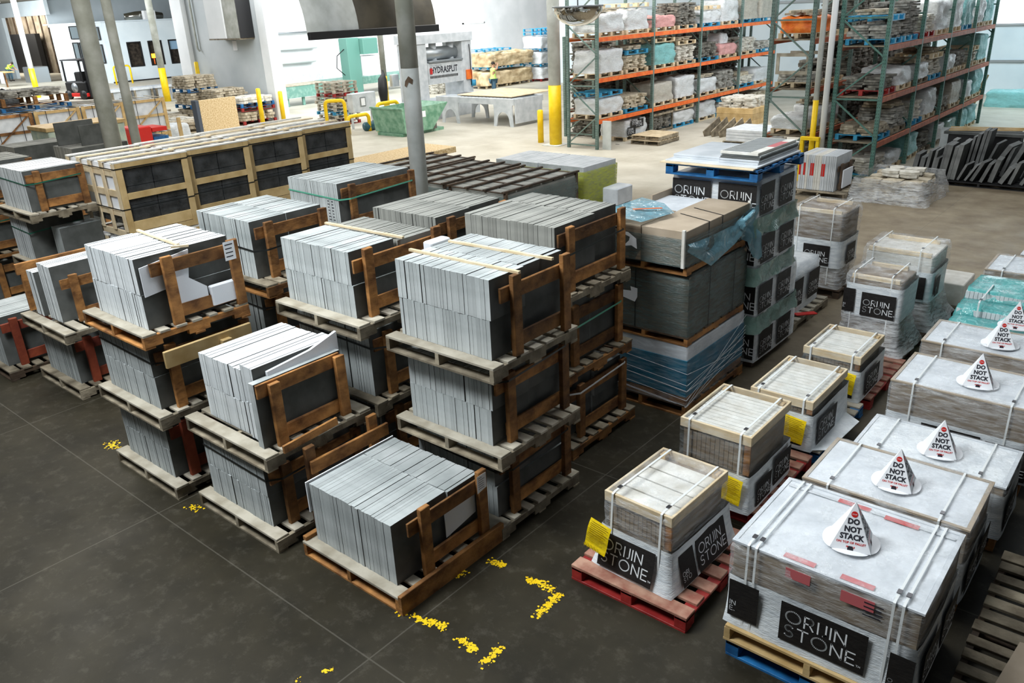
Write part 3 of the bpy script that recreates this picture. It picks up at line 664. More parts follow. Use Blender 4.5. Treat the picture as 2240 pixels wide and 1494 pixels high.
for i, (zz, hh) in enumerate(((0, .62), (.78, .66), (1.60, .62))):
    nm = ('bottom', 'middle', 'top')[i]
    pallet(-14.5, -13.2, 4.35, 5.34, zz, f'dusty pallet at the {nm} of the left rear stack in front of the crates')
    bundle(-14.40, -13.34 - (.35 if i == 1 else 0), 4.44, 5.30, zz + .142, hh, 1, ONE, f'{("shaded", "stepped", "broad pale")[i]} slab bundle, {nm} of the left rear stack before the crates', em=M_SLABW if i else M_SLAB, strap=M_STRAPG if i else None, strapz=.72, frame=(i != 1))
loose_load(-13.64, -13.32, 4.75, 5.4, .922, .50, 1, ONE, 'pale short slab beside the stepped bundle at the far left', 'short slabs at the far left', M_SLAB)
for i, (zz, hh) in enumerate(((0, .62), (.78, .66), (1.60, .62))):
    nm = ('bottom', 'middle', 'top')[i]
    pallet(-16.0, -14.75, 3.95, 5.2, zz, f'brown pallet at the {nm} of the far left edge stack', mats=(M_WGREY, M_WOLD))
    bundle(-15.9, -14.9, 4.05, 5.15, zz + .142, hh, 1, ONE, f'dark-ended slab bundle at the {nm} of the far left edge stack', strap=M_STRAPG if i == 1 else None, em=M_SLABD)
for i, (x, y, n) in enumerate(((-18.6, 6.1, 2), (-23.4, 7.6, 2), (-21.6, 8.25, 2))):
    for l in range(n):
        nm = ('lower', 'upper')[l]; wh = ('nearest', 'leftmost', 'farthest')[i]
        pallet(x - .62, x + .62, y - .1, y + 1.5, l * .8, f'{nm} pallet of the {wh} flat-topped stack far left behind the crates', mats=(M_WDARK, M_WOLD), parts=False)
        bundle(x - .56, x + .52, y, y + 1.4, l * .8 + .142, .63, 1, ONE, f'{nm} dark slab bundle of the {wh} flat-topped stack far left', em=M_SLABD, strap=None, frame=(l == 0))
for i, (x, y0, y1, z0, z1) in enumerate(((-21.95, 8.3, 9.25, 1.577, 2.13), (-21.35, 8.62, 9.58, 1.577, 2.06))):
    sheet('stone_slab', [(x, y0, z0), (x, y1, z0), (x, y1, z1), (x, y0, z1)], .04, M_FACE, ('dark square slab standing upright, the rear one of two beside the tall round column', 'dark square slab with a pale edge standing upright in front of its twin, far left')[i], 'stone slab', 'two upright slabs')

mb = MB()
for me, loc in REAR:
    mb.M = Matrix.Translation(loc)
    mb.add([tuple(v.co) for v in me.vertices], [])
    base = len(mb.v) - len(me.vertices)
    for p in me.polygons: mb.f.append(tuple(i + base for i in p.vertices)); mb.mi.append(p.material_index + (2 if me.materials[0] is M_SLABW else 0)); mb.sm.append(False)
tag(mb.done('stone_slabs', [M_SLAB, M_FACE, M_SLABW, M_FACE]), 'remaining slabs of the rear rows of the front, left and central top loads', 'stone slabs', None, 'stuff')

# ================================================================ WRAPPED LOADS ON THE RIGHT
def shell(w, d, h, m, name, parent, loc=(0, 0, 0), **k):
    vs, fs = grid_shell(w, d, h, **k)
    return MB().add(vs, fs, 0, True).done(name, m, parent, loc)
def front_strap(t, x, w, d, y_off, z0, z1, e=.012, m=M_STRAPW, sw=.018):
    mb = MB(); mb.ribbon([(x, -d / 2 - e - y_off, z0), (x, -d / 2 - e, z1), (x, -d / 2 + .02, z1 + e), (x, d / 2 - .02, z1 + e), (x, d / 2 + e, z1 - .02), (x, d / 2 + e + y_off, z0)], sw, (1, 0, 0), .003, 0)
    st = mb.done('strap', m, t)
    MB().box(x - .014, x + .014, -d / 2 + .07, -d / 2 + .11, z1 + e, z1 + e + .008).done('buckle', M_STEEL, st)
def tag_part(t, x, y, z, w, h, rz=0.0, tilt=0.0, roll=.12):
    """yellow printed hazard tag hanging on the front"""
    mb = MB(); n = 6; vs = []
    for i in range(n + 1):
        q = i / n; vs += [(0, -.012 * math.sin(q * 5), -h * q), (w, -.012 * math.sin(q * 5 + .6), -h * q)]
    mb.add(vs, [(2 * i, 2 * i + 2, 2 * i + 3, 2 * i + 1) for i in range(n)] + [(2 * i + 1, 2 * i + 3, 2 * i + 2, 2 * i) for i in range(n)], 0)
    mb.box(w * .1, w * .8, -.0175, -.017, -h * .07, -h * .055, 1)
    for k in range(9):
        zz = -h * (.12 + .065 * k); mb.box(w * .08, w * (.92 - .1 * (k % 3)), -.0175, -.017, zz - .004, zz, 1)
    for k in range(5):
        a = [(w * (.09 + .15 * k), -.0178, -h * .83), (w * (.16 + .15 * k), -.0178, -h * .90), (w * (.09 + .15 * k), -.0178, -h * .97), (w * (.02 + .15 * k), -.0178, -h * .90)]
        for p, q in zip(a, a[1:] + a[:1]): mb.bar(p, q, .002, .002, 1)
    o = mb.done('hazard_tag', [M_TAG, M_TAGINK], t, (x, y, z)); o.rotation_euler = (tilt, roll, rz); o['label'] = 'yellow printed hazard tag'
    return o

def tile_load(label, x0, x1, y0, y1, z, top, band, rz=0.0, skirt=.0, film_to=None, recessed=.025, nt=12, side_only=False, tagpos=None, panels=(), front_cut=0.0, seed=1, film=None, covered=False, tiles=True, group='tile pallets under stretch film'):
    w, d = x1 - x0, y1 - y0; H = top - z
    t = thing('tile_load', label, 'tile load', ((x0 + x1) / 2, (y0 + y1) / 2, z), rz, group=group)
    X0, X1, Y0, Y1 = -w / 2, w / 2, -d / 2, d / 2
    # stone tiles standing in the pack
    mb = MB(); mb.box(X0 + .035, X1 - .035, Y0 + .03, Y1 - .03, 0.002, H - .075, 0)
    n = 14
    for i in range(n): mb.box(X0 + .03 + (w - .06) * i / n, X0 + .03 + (w - .06) * (i + .9) / n, Y0 + .022, Y0 + .031, band, H - .08, 0); 
    mb.done('tile_pack', M_CARD, t)
    tm = MB(); tw = (d - .16) / nt
    for i in range(nt):
        yy = Y0 + .10 * 0.3 + .02 + i * (d - .13) / nt
        tm.box(X0 + .03, X1 - .03, yy, yy + (d - .13) / nt * .90, H - .074, H - recessed - U(0, .004), 0)
    tm.box(X0 + .03, X1 - .03, Y0 + .04, Y1 - .11, H - .075, H - recessed - .012, 1)
    if tiles: tm.done('tile_top', [M_TILE, M_TILEL], t)
    # pine frame round the top edge
    for (a, b, c, e) in ((X0, X1, Y0, Y0 + .025), (X0, X1, Y1 - .025, Y1), (X0, X0 + .022, Y0 + .026, Y1 - .026), (X1 - .022, X1, Y0 + .026, Y1 - .026)):
        MB().cbox(a, b, c, e, H - .085, H, .003).done('frame_board', M_WPALE, t)
    for (a, c) in ((X0 + .03, Y1 - .10), (X1 - .09, Y1 - .10)): MB().cbox(a, a + .05, c, c + .07, H - .14, H - .012, .003).done('corner_block', M_WNEW, t)
    MB().box(X1 - .06, X1 - .004, Y0 + .004, Y0 + .024, band, H - .086).done('corner_post', M_WOLD, t)
    # printed film band round the lower part
    pb = shell(w + .05, d + .05, band, M_WHITE, 'printed_film_band', t, nx=10, ny=10, nz=5, amp=.008, seed=seed, flare=skirt, top=False, rnd=.03)
    for (px, py, pz, pw, ph, side, c0, c1) in panels: panel(pb, px, py, pz, pw, ph, side=side, clip0=c0, clip1=c1, tilt=-.24 if skirt > .1 else 0)
    if film is None: film = M_CLEAR3
    shell(w + .03, d + .03, H - band * .8 + .006, film, 'stretch_film', t, (0, 0, band * .8), nx=12, ny=12, nz=7, amp=.009, seed=seed + 4, freq=5, rnd=.06, top=True)
    for sx in (-.36, .36): front_strap(t, sx * w, w, d, skirt * .25, .0, H + .004)
    if tagpos: tag_part(t, *tagpos)
    return t

RP = 'wrapped tile pallets in the middle row'
def skid(x0, x1, y0, y1, label, col, lab2=None):
    mt = {'red': (M_PREDTOP, M_PRED), 'blue': (M_WDUST, M_PBLUE), 'blueb': (M_PBLUE, M_PBLUE), 'dark': (M_WDARK, M_WDARK), 'wood': (M_WNEW, M_WNEW), 'grey': (M_WGREY, M_WGREY)}[col]
    return pallet(x0, x1, y0, y1, lab2 or 0, label, mats=mt, group='block pallets', blocks=True)
skid(-3.16, -2.13, 4.24, 5.46, 'red pallet with worn pinkish deck under the nearest tile load', 'red')
t = tile_load('nearest small tile load under loose film, printed skirt flaring over a red pallet', -2.97, -2.36, 4.44, 5.28, .142, .80, .36, rz=-.04, skirt=.16, nt=4, recessed=.05, film=M_CLEAR, seed=2,
    panels=((-.30, -.515, .03, .50, .29, 'front', 0, 99), (.385, -.36, .03, .20, .27, 'right', 0, 3), (.385, -.12, .03, .44, .29, 'right', 0, 99)), tagpos=(-.34, -.545, .46, .20, .25, 0, -.25, .14))
skid(-3.24, -2.26, 5.76, 6.98, 'red pallet under the second tile load from the front, mostly hidden', 'red')
tile_load('second tile load from the front, tall with brown sides and cream tile top', -3.03, -2.36, 5.72, 6.56, .142, .88, .36, skirt=.05, seed=3,
    panels=((.372, -.34, .03, .30, .24, 'right', 0, 99), (.372, .02, .06, .36, .27, 'right', 0, 99)), tagpos=(.12, -.485, .36, .20, .26, 0, -.05, .10))
skid(-3.20, -2.22, 7.08, 8.36, 'blue pallet with worn plywood-coloured deck under the third tile load', 'blue')
tile_load('third tile load from the front, low with a torn white skirt to the right', -2.97, -2.33, 7.06, 8.02, .142, .66, .38, skirt=.05, seed=5,
    panels=((.358, -.42, .04, .50, .28, 'right', 0, 99), (-.30, -.51, .04, .56, .25, 'front', 3, 3)), tagpos=(.08, -.545, .36, .22, .27, 0, -.05, .10))
sheet('film_skirt', [(-2.31, 7.02, .16), (-2.16, 7.15, .15), (-2.12, 7.9, .15), (-2.30, 8.0, .17)], .006, M_WHITE, 'white film skirt spread over the right side of the blue pallet', 'film skirt')
skid(-3.18, -2.20, 8.52, 9.80, 'brownish red pallet under the fourth tile load, its right side showing', 'red')
tile_load('fourth tile load from the front with a white-edged top and glossy black side', -2.94, -2.31, 8.36, 9.16, .142, .66, .36, skirt=.05, seed=7,
    panels=((.355, -.30, .04, .44, .27, 'right', 0, 99), (-.30, -.43, .04, .58, .24, 'front', 3, 3)), tagpos=(.10, -.465, .36, .21, .25, 0, -.05, .10))

def rounded_load(label, x0, x1, y0, y1, z, top, b0, b1, seed, panels, foil_flare=.35, top_w=None, lid=M_CLEAR2, rz=0.0, under=None):
    """load with a printed band at mid height and clear foil flaring to the pallet"""
    w, d = x1 - x0, y1 - y0; H = top - z
    t = thing('wrapped_load', label, 'wrapped load', ((x0 + x1) / 2, (y0 + y1) / 2, z), rz, group='foil wrapped loads at the far end of the middle row')
    MB().cbox(-w / 2 + .06, w / 2 - .06, -d / 2 + .06, d / 2 - .06, .005, b0 + .02, .01).done('lower_pack', M_CARD, t)
    MB().cbox(-w / 2 + .03, w / 2 - .03, -d / 2 + .03, d / 2 - .03, b1 - .02, H - .06, .01).done('upper_pack', under or M_CARD, t)
    MB().cbox(-w / 2 + .05, w / 2 - .05, -d / 2 + .03, -d / 2 + .07, H - .075, H - .015, .004).done('frame_board', M_WPALE, t)
    MB().cbox(-w / 2 + .1, w / 2 - .12, d / 2 - .09, d / 2 - .05, H - .075, H - .01, .004).done('frame_board', M_WPALE, t)
    pb = shell(w + .03, d + .03, b1 - b0, M_WHITE, 'printed_film_band', t, (0, 0, b0), nx=10, ny=8, nz=4, amp=.012, seed=seed, top=False, rnd=.07)
    for (px, py, pz, pw, ph, side, c0, c1) in panels: panel(pb, px, py, pz - b0, pw, ph, side=side, clip0=c0, clip1=c1)
    shell(w + .02, d + .02, b0 + .03, M_CLEAR2, 'foil_skirt', t, (0, 0, .005), nx=14, ny=12, nz=7, amp=.05, seed=seed + 2, freq=4, flare=foil_flare, top=False, rnd=.05)
    shell(w + .04, d + .04, H - b1 + .05, M_CLEAR, 'film_hood', t, (0, 0, b1 - .04), nx=12, ny=12, nz=5, amp=.02, seed=seed + 3, freq=4, rnd=.05)
    for sx in (-.36, .30): front_strap(t, sx * w, w, d, .02, .06, H + .02, sw=.014)
    return t
skid(-3.15, -2.25, 9.78, 10.8, 'dark pallet under the flared foil load', 'dark')
rounded_load('rounded load with a big black printed label above flaring shiny foil', -3.02, -2.36, 9.86, 10.55, .142, 1.10, .42, .84, 11,
    ((-.34, -.362, .47, .14, .30, 'front', 4, 99), (-.12, -.366, .45, .40, .30, 'front', 0, 99)))
skid(-3.3, -2.2, 10.95, 12.0, 'dark pallet under the wide-topped foil load', 'dark')
rounded_load('wide-topped load behind, white hollow lid over pale green stone, foil below', -3.18, -2.30, 10.95, 11.75, .142, 1.16, .36, .76, 15,
    ((.02, -.42, .40, .36, .30, 'front', 3, 99), (.462, -.30, .42, .20, .26, 'right', 0, 2)), under=M_TILE, lid=M_CLEAR)
tag(MB().cbox(-2.75, -2.12, 11.98 + .1, 12.75, .142, .45, .01).done('tile_pack', M_TILE), 'low cream stone pack behind the wide-topped foil load', 'tile pack')
pallet(-2.85, -2.08, 12.0, 12.9, 0, 'small pallet under the low cream stone pack', parts=False, mats=(M_WGREY, M_WGREY), group='block pallets')
skid(-4.62, -3.72, 11.85, 12.75, 'dark pallet under the tall two-tier wrapped load', 'dark')
rounded_load('tall two-tier load, brown cartons under clear film over a black printed band', -4.55, -3.78, 11.88, 12.66, .142, 1.34, .32, .74, 19,
    ((-.16, -.412, .35, .40, .31, 'front', 0, 99), (.408, -.20, .35, .36, .30, 'right', 0, 99)), foil_flare=.06)

# long low printed box behind the tall printed stack
pallet(-4.98, -3.76, 10.14, 11.52, 0, 'grey wooden pallet under the white printed box behind the tall stack', mats=(M_WDUST, M_WGREY), group='block pallets')
t = thing('printed_box', 'white box with black printed panels on a grey pallet behind the tall stack', 'printed load', (-4.42, 10.82, .142), group='printed loads')
pb = shell(1.05, 1.16, .66, M_WHITE, 'film_cover', t, nx=8, ny=8, nz=4, amp=.006, seed=8, rnd=.03, flare=.02)
panel(pb, .545, -.52, .12, .42, .40, side='right'); panel(pb, .545, .10, .12, .40, .40, side='right'); panel(pb, -.46, -.60, .1, .45, .4)
tag(MB().bar((-3.86, 10.5, .16), (-3.66, 10.75, .15), .10, .01).done('red_ribbon', M_REDP), 'bright red tape scrap on the grey pallet behind the tall stack', 'tape')

# ---------------------------------------------------------------- T2: four printed boxes high
LV = ((.08, .52, -4.86, -3.69, 8.80, 10.06), (.69, 1.15, -4.88, -3.70, 8.76, 10.0), (1.32, 1.75, -4.86, -3.72, 8.70, 9.88), (1.92, 2.37, -4.84, -3.73, 8.66, 9.80))
NM = ('bottom', 'second', 'third', 'topmost')
for i, (za, zb, a, b, c, e) in enumerate(LV):
    w, d = b - a, e - c; cx, cy = (a + b) / 2, (c + e) / 2
    t = thing('printed_box', f'{NM[i]} printed box of the tall four-box stack, black panels on white film', 'printed load', (cx, cy, za), group='printed loads')
    MB().cbox(-w / 2 + .03, w / 2 - .03, -d / 2 + .03, d / 2 - .03, .0, zb - za - .01, .01).done('stone_core', M_CARD, t)
    pb = shell(w, d, zb - za, M_WHITE, 'film_cover', t, nx=10, ny=10, nz=4, amp=.008, seed=30 + i, rnd=.03)
    h = zb - za
    panel(pb, w / 2 + .009, -d / 2 + .08 - .06 * (i % 2), .05, .38, h * .80, th=.062, side='right', lz=.05)
    panel(pb, w / 2 + .009, -d / 2 + .62 - .06 * (i % 2), .05, .40, h * .80, th=.066, side='right', lz=.06)
    panel(pb, -w / 2 + .03, -d / 2 - .010, .05, .50, h * .78, th=.078, lz=.06)
    panel(pb, w / 2 - .48, -d / 2 - .010, .05, .47, h * .78, th=.076, lz=.06)
    if i:
        zp = LV[i - 1][1]
        p = pallet(a + .04, b - .04, c + .04, e - .04, zp + .004, f'hidden wooden pallet under the {NM[i]} box of the tall printed stack', mats=(M_WDARK, M_WDARK), parts=False, h=za - zp - .008, group='block pallets')
        vs, fs = grid_shell(w + .03, d + .05, za - zp + .05, nx=14, ny=14, nz=4, amp=.045, seed=40 + i, freq=7, flare=.03, top=False, rnd=.03)
        o = MB().add(vs, fs, 0, True).done('crumpled_film', M_FILMGRN, None, (cx, cy, zp - .03))
        tag(o, f'crumpled pale green film under the {NM[i]} box of the tall printed stack', 'film', 'crumpled films between the printed boxes')
    else:
        skid(a + .06, b - .05, c + .06, e - .06, 'dark pallet under the tall printed stack', 'dark').scale = (1, 1, .55)
pallet(-4.86, -3.70, 8.54, 9.86, 2.38, 'worn blue pallet on top of the tall printed stack', mats=(M_PBLUE, M_PBLUE), blocks=True, group='block pallets', h=.13)
tag(MB().cbox(-4.92, -3.74, 8.50, 9.78, 2.513, 2.528, .003).done('plywood_board', M_WPALE), 'thin plywood board on the blue pallet', 'board')
tag(MB().cbox(-4.88, -3.72, 8.56, 9.80, 2.53, 2.545, .003).done('white_board', M_SHEET), 'white foam board on the plywood on the blue pallet', 'board')
for k in range(2): tag(MB().cbox(-4.86, -4.26, 8.72, 9.70, 2.547 + k * .022, 2.567 + k * .022, .003).done('stone_slab', M_PRESS), ('lower', 'upper')[k] + ' pale grey flat slab in the left pile on the blue pallet', 'stone slab', 'left pile on the blue pallet')
for k, (m, hh) in enumerate(((M_PRESS, .02), (M_PRESS, .02), (M_FACE, .022), (M_SLAB, .022))):
    tag(MB().cbox(-4.24, -3.76, 8.66 + .02 * k, 9.78 + .01 * k, 2.547 + k * .024, 2.567 + k * .024, .003).done('stone_slab', m), ('grey flat slab at the very bottom of the right pile on the blue pallet', 'grey flat slab second from the bottom of the right pile on the blue pallet', 'dark flat slab second from the top of the right pile', 'ribbed grey slab topmost of the right pile')[k], 'stone slab', 'right pile on the blue pallet')
t = thing('ribbed_tray', 'yellowed flat ribbed tray lying on top of the right slab pile', 'tray', (-4.0, 9.25, 2.644))
mb = MB(); mb.cbox(-.24, .22, -.56, .52, 0, .03, .003)
mb.done('tray_body', M_TILE, t)
mb = MB()
for k in range(22): mb.box(-.22, .12, -.54 + k * .047, -.52 + k * .047, .0305, .034)
mb.done('ribs', M_GALV, t)
MB().box(.12, .215, -.1, .3, .031, .032).done('red_sticker', M_PINKL, t)

# ---------------------------------------------------------------- T1: film-covered stack with cartons on top
pallet(-4.92, -3.76, 7.20, 8.64, 0, 'dark pallet under the blue-banded film-wrapped stack', mats=(M_WDARK, M_WOLD), parts=True, group='block pallets')
t = thing('blue_board_load', 'bottom load of the film-wrapped stack, blue board band under clear film', 'wrapped load', (-4.32, 7.93, .142))
MB().cbox(-.54, .54, -.70, .70, 0, .09, .01).done('brown_base', M_WOLD, t)
MB().cbox(-.545, .545, -.705, .705, .09, .53, .006).done('blue_band', M_BLUEBOX, t)
MB().cbox(-.54, .54, -.70, .70, .53, .69, .01).done('white_top', M_SHEET, t)
shell(1.12, 1.44, .70, M_CLEAR3, 'stretch_film', t, nx=12, ny=12, nz=6, amp=.008, seed=51, freq=6, flare=.03, rnd=.03)
mb = MB()
for k in range(9):
    z0_, z1_ = U(.05, .6), U(.05, .6)
    mb.bar((-.565, -.728, z0_), (.568, -.728, z0_ - .10), .003, .003); mb.bar((.568, -.72, z0_ - .1), (.568, .70, z1_ + .08), .003, .003)
mb.done('film_folds', M_LETTER, t)
pallet(-4.88, -3.78, 7.22, 8.58, .84, 'dark pallet between the lower two loads of the film-wrapped stack', mats=(M_WDARK, M_WOLD), parts=False, h=.10, group='block pallets')
t = thing('film_load', 'middle load of the film-wrapped stack, grey-green film with two black straps', 'wrapped load', (-4.33, 7.92, .94))
mb = MB()
for k in range(9): mb.cbox(-.53, .53, -.68, .70, k * .075, k * .075 + .072, .004)
mb.done('carton_layers', M_CARD, t)
shell(1.09, 1.42, .70, M_FILMG, 'film_cover', t, (0, .01, 0), nx=12, ny=12, nz=7, amp=.015, seed=61, freq=5, rnd=.03)
for yy in (-.25, .35): MB().ribbon([(.558, yy, 0), (.558, yy, .70)], .012, (0, 1, 0), .003).done('strap', M_STRAPK, t)
MB().ribbon([(-.1, -.716, 0), (-.1, -.716, .70)], .012, (1, 0, 0), .003).done('strap', M_STRAPK, t)
MB().add([(-.3, -.722, .34), (-.1, -.722, .30), (-.07, -.722, .36), (-.07, -.722, .46), (-.16, -.722, .47), (-.15, -.722, .42), (-.28, -.722, .41)], [tuple(range(7))]).done('torn_label', M_PAPER, t)
pallet(-4.86, -3.80, 7.18, 8.56, 1.645, 'dark pallet under the uppermost load of the film-wrapped stack', mats=(M_WDARK, M_WOLD), parts=False, h=.10, group='block pallets')
t = thing('carton_load', 'topmost load of the film-wrapped stack, taupe cartons with torn blue film', 'carton load', (-4.32, 7.87, 1.75))
mb = MB()
for k in range(3):
    for (a, b) in ((-.52, -.01), (.0, .52)):
        for (c, e) in ((-.74, .0), (.01, .74)):
            if k == 2 and a < -.1 and c > 0: continue
            mb.cbox(a, b, c, e, .01 + k * .125, .13 + k * .125, .004)
mb.done('cartons', M_CARDL, t)
mb = MB()
for k in range(10): mb.cbox(-.53, -.0, -.752, -.742, .01 + k * .036, .043 + k * .036, .002)
mb.done('torn_layers', M_CARD, t); MB().cbox(-.52, -.01, .01, .74, .262, .36, .003).done('white_foam_top', M_SHEET, t)
shell(1.08, 1.51, .30, M_FILMG, 'film_cover', t, nx=14, ny=14, nz=5, amp=.012, seed=71, freq=5, top=False, rnd=.03)
MB().cbox(.49, .525, -.775, -.745, 0, .40, .003).done('corner_guard', M_TILE, t)
MB().cbox(.49, .525, .745, .775, 0, .40, .003).done('corner_guard', M_TILE, t)
for yy in (-.25, .06): MB().ribbon([(.527, yy, 0), (.527, yy, .385), (.1, yy + .15, .387)], .012, (0, 1, 0), .003).done('strap', M_STRAPK, t)
MB().add([(-.28, -.775, .30), (-.14, -.778, .30), (-.04, -.778, .24), (-.03, -.778, .13), (-.10, -.778, .16), (-.20, -.778, .14), (-.13, -.778, .21), (-.12, -.778, .25)], [tuple(range(8))]).done('torn_label', M_PAPER, t)
def drape(name, top, bot, m, label, n=9, sag=.02, seed=0, parent=None):
    """loose sheet hanging between two polylines"""
    mb = MB(); vs = []; k = len(top)
    for i in range(n + 1):
        q = i / n
        for a, b in zip(top, bot):
            p = Vector(a).lerp(Vector(b), q); f = noise.noise(p * 6 + Vector((seed, 0, 0)))
            vs.append(p + Vector((f * sag * 2, -abs(f) * sag, f * sag)) * math.sin(PI * min(1, q * 1.2 + .1)))
    fs = [(i * k + j, i * k + j + 1, (i + 1) * k + j + 1, (i + 1) * k + j) for i in range(n) for j in range(k - 1)]
    o = mb.add(vs, fs, 0, True).done(name, m, parent)
    return tag(o, label, 'film', 'torn blue film sheets') if parent is None else o
def poly(pts, n=5):
    out = []
    for a, b in zip(pts[:-1], pts[1:]): out += [tuple(Vector(a).lerp(Vector(b), i / n)) for i in range(n)]
    return out + [pts[-1]]
drape('torn_film', poly([(-3.78, 7.12, 2.0), (-3.77, 7.55, 1.98), (-3.77, 8.2, 1.98), (-3.74, 8.58, 2.08)]), poly([(-3.78, 7.14, 1.92), (-3.74, 7.6, 1.66), (-3.72, 8.1, 1.78), (-3.72, 8.58, 1.95)]), M_FILMB, 'torn blue film hanging in scallops down the right side of the carton load', seed=2, sag=.05)
drape('torn_film', poly([(-3.77, 8.2, 1.99), (-3.76, 8.5, 2.08), (-3.70, 8.62, 2.12)]), poly([(-3.72, 8.62, 1.50), (-3.69, 8.70, 1.45), (-3.67, 8.76, 1.48)]), M_FILMB, 'long blue film point hanging at the rear corner of the carton load', seed=4, sag=.07)
drape('torn_film', poly([(-4.9, 7.10, 2.19), (-4.6, 7.09, 2.19), (-4.3, 7.08, 2.18)]), poly([(-4.85, 8.0, 2.20), (-4.5, 7.9, 2.19), (-4.2, 7.6, 2.18)]), M_FILMB, 'blue film bunched over the left front of the carton load', seed=6, sag=.03)
tag(MB().bar((-4.6, 7.4, 2.215), (-4.35, 7.6, 2.215), .03, .004).done('orange_tape', M_ORANGE), 'orange tape strip on the blue film on the carton load', 'tape')
tag(MB().bar((-4.84, 8.2, 2.14), (-4.84, 8.86, 2.14), .02, .09).done('cardboard_edge', M_CARDL), 'torn cardboard edge at the back left of the carton load', 'cardboard')

# ---------------------------------------------------------------- O row: wide low loads with cones
def wide_load(label, x0, x1, y0, y1, z, top, band, cardh, seed, panels, cover=M_SHEET, straps=((-.33,), (.33,)), red=False, pal=None, skirt=.04):
    w, d = x1 - x0, y1 - y0; H = top - z
    t = thing('wide_load', label, 'slab load', ((x0 + x1) / 2, (y0 + y1) / 2, z), group='wide slab loads in the right row')
    X0, X1, Y0, Y1 = -w / 2, w / 2, -d / 2, d / 2
    MB().cbox(X0 + .03, X1 - .03, Y0 + .03, Y1 - .03, .002, band, .006).done('stone_core', M_CARD, t)
    pb = shell(w + .01, d + .01, band, M_WHITE, 'printed_film_band', t, nx=12, ny=10, nz=4, amp=.010, seed=seed, flare=skirt, top=False, rnd=.03)
    mb = MB(); n = 3
    for k in range(n): mb.cbox(X0 + .012, X1 - .012, Y0 + .012, Y1 - .012, band - .01 + k * (H - band) / n, band - .012 + (k + 1) * (H - band) / n, .004)
    mb.done('carton_sides', M_CARD, t)
    MB().cbox(X0 + .03, X1 - .03, Y0 + .03, Y1 - .03, H - .012, H - .004, .003).done('cover_sheet', cover, t)
    for (a, b, c, e) in ((X0, X1, Y0, Y0 + .03), (X0, X1, Y1 - .03, Y1), (X0, X0 + .03, Y0 + .03, Y1 - .03), (X1 - .03, X1, Y0 + .03, Y1 - .03)):
        MB().box(a, b, c, e, H - .013, H + .002).done('edge_guard', M_CARDL if not red else M_SHEET, t)
    for (px, py, pz, pw, ph, side, c0, c1) in panels: panel(pb, px, py, pz, pw, ph, side=side, clip0=c0, clip1=c1)
    shell(w + .03, d + .03, H - band * .7 + .012, M_CLEAR, 'stretch_film', t, (0, 0, band * .7), nx=16, ny=12, nz=6, amp=.012, seed=seed + 5, freq=4.5, rnd=.04)
    for s in straps:
        for q in s: front_strap(t, q * w, w, d, .01, -.02, H + .008, sw=.016)
    return t
def cone(x, y, z, label, rz=0.25, s=1.0):
    t = thing('warning_cone', label, 'warning cone', (x, y, z), rz, group='white paper warning cones')
    a, h = .125 * s, .30 * s
    mb = MB(); mb.add([(-a, -a, .004), (a, -a, .004), (a, a, .004), (-a, a, .004), (0, 0, h)], [(0, 1, 4), (1, 2, 4), (2, 3, 4), (3, 0, 4), (3, 2, 1, 0)])
    py = mb.done('pyramid', M_PAPER, t)
    mb = MB(); n = 40; vs = [(0, 0, .004)]
    for i in range(n):
        q = 2 * PI * i / n; r = a * (1.32 + .10 * abs(math.cos(2 * q)) ** .5) ; vs.append((r * math.cos(q), r * math.sin(q), .004 + .006 * math.sin(3 * q)))
    mb.add(vs, [(0, i + 1, (i + 1) % n + 1) for i in range(n)]); mb.add([(v[0], v[1], v[2] - .004) for v in vs], [(0, (i + 1) % n + 1, i + 1) for i in range(n)])
    mb.done('base_flange', M_PAPER, t)
    sl = math.atan2(a, h); L = math.hypot(a, h)
    for k in range(2):
        rzk = k * PI / 2
        def at(q, off=.003):   # q up the face
            y_ = -a * (1 - q) - off; z_ = h * q
            return (math.sin(rzk) * -y_, math.cos(rzk) * y_, z_)
        rot = (PI / 2 - sl, 0, rzk)
        for q, tx, sz in ((.60, 'DO', .050), (.44, 'NOT', .050), (.29, 'STACK', .050)):
            text_mesh(tx, sz * s, M_INK, py, at(q), rot, 'lettering', .0022, .92)
        o = text_mesh('ON TOP OF PALLET', .020 * s, M_REDP, py, at(.175), rot, 'red_lettering', .0006)
        text_mesh('FRAGILE', .014 * s, M_REDP, py, at(.09), rot, 'red_lettering', .0006).location.x -= 0
        n = 14; mb = MB(); r = .020 * s
        mb.add([(r * math.cos(2 * PI * i / n), r * math.sin(2 * PI * i / n), 0) for i in range(n)], [tuple(range(n))])
        o = mb.done('stop_disc', M_REDP, py, at(.75)); o.rotation_euler = rot
        text_mesh('STOP', .012 * s, M_PAPER, py, at(.75, .005), rot, 'stop_lettering')
        mb = MB(); mb.add([(-.018 * s, 0, 0), (.018 * s, 0, 0), (.018 * s, .022 * s, 0), (.010 * s, .034 * s, 0), (-.010 * s, .034 * s, 0), (-.018 * s, .022 * s, 0)], [tuple(range(6))])
        o = mb.done('dark_notch', M_INK, py, at(.005)); o.rotation_euler = rot
    return t
skid(-1.82, -.66, 4.24, 5.26, 'blue pallet on the floor under the largest box at the lower right', 'blueb')
pallet(-1.83, -.66, 4.22, 5.25, .142, 'yellowish wooden pallet between the blue pallet and the largest box', mats=(M_WNEW, M_WNEW), group='block pallets', h=.13)
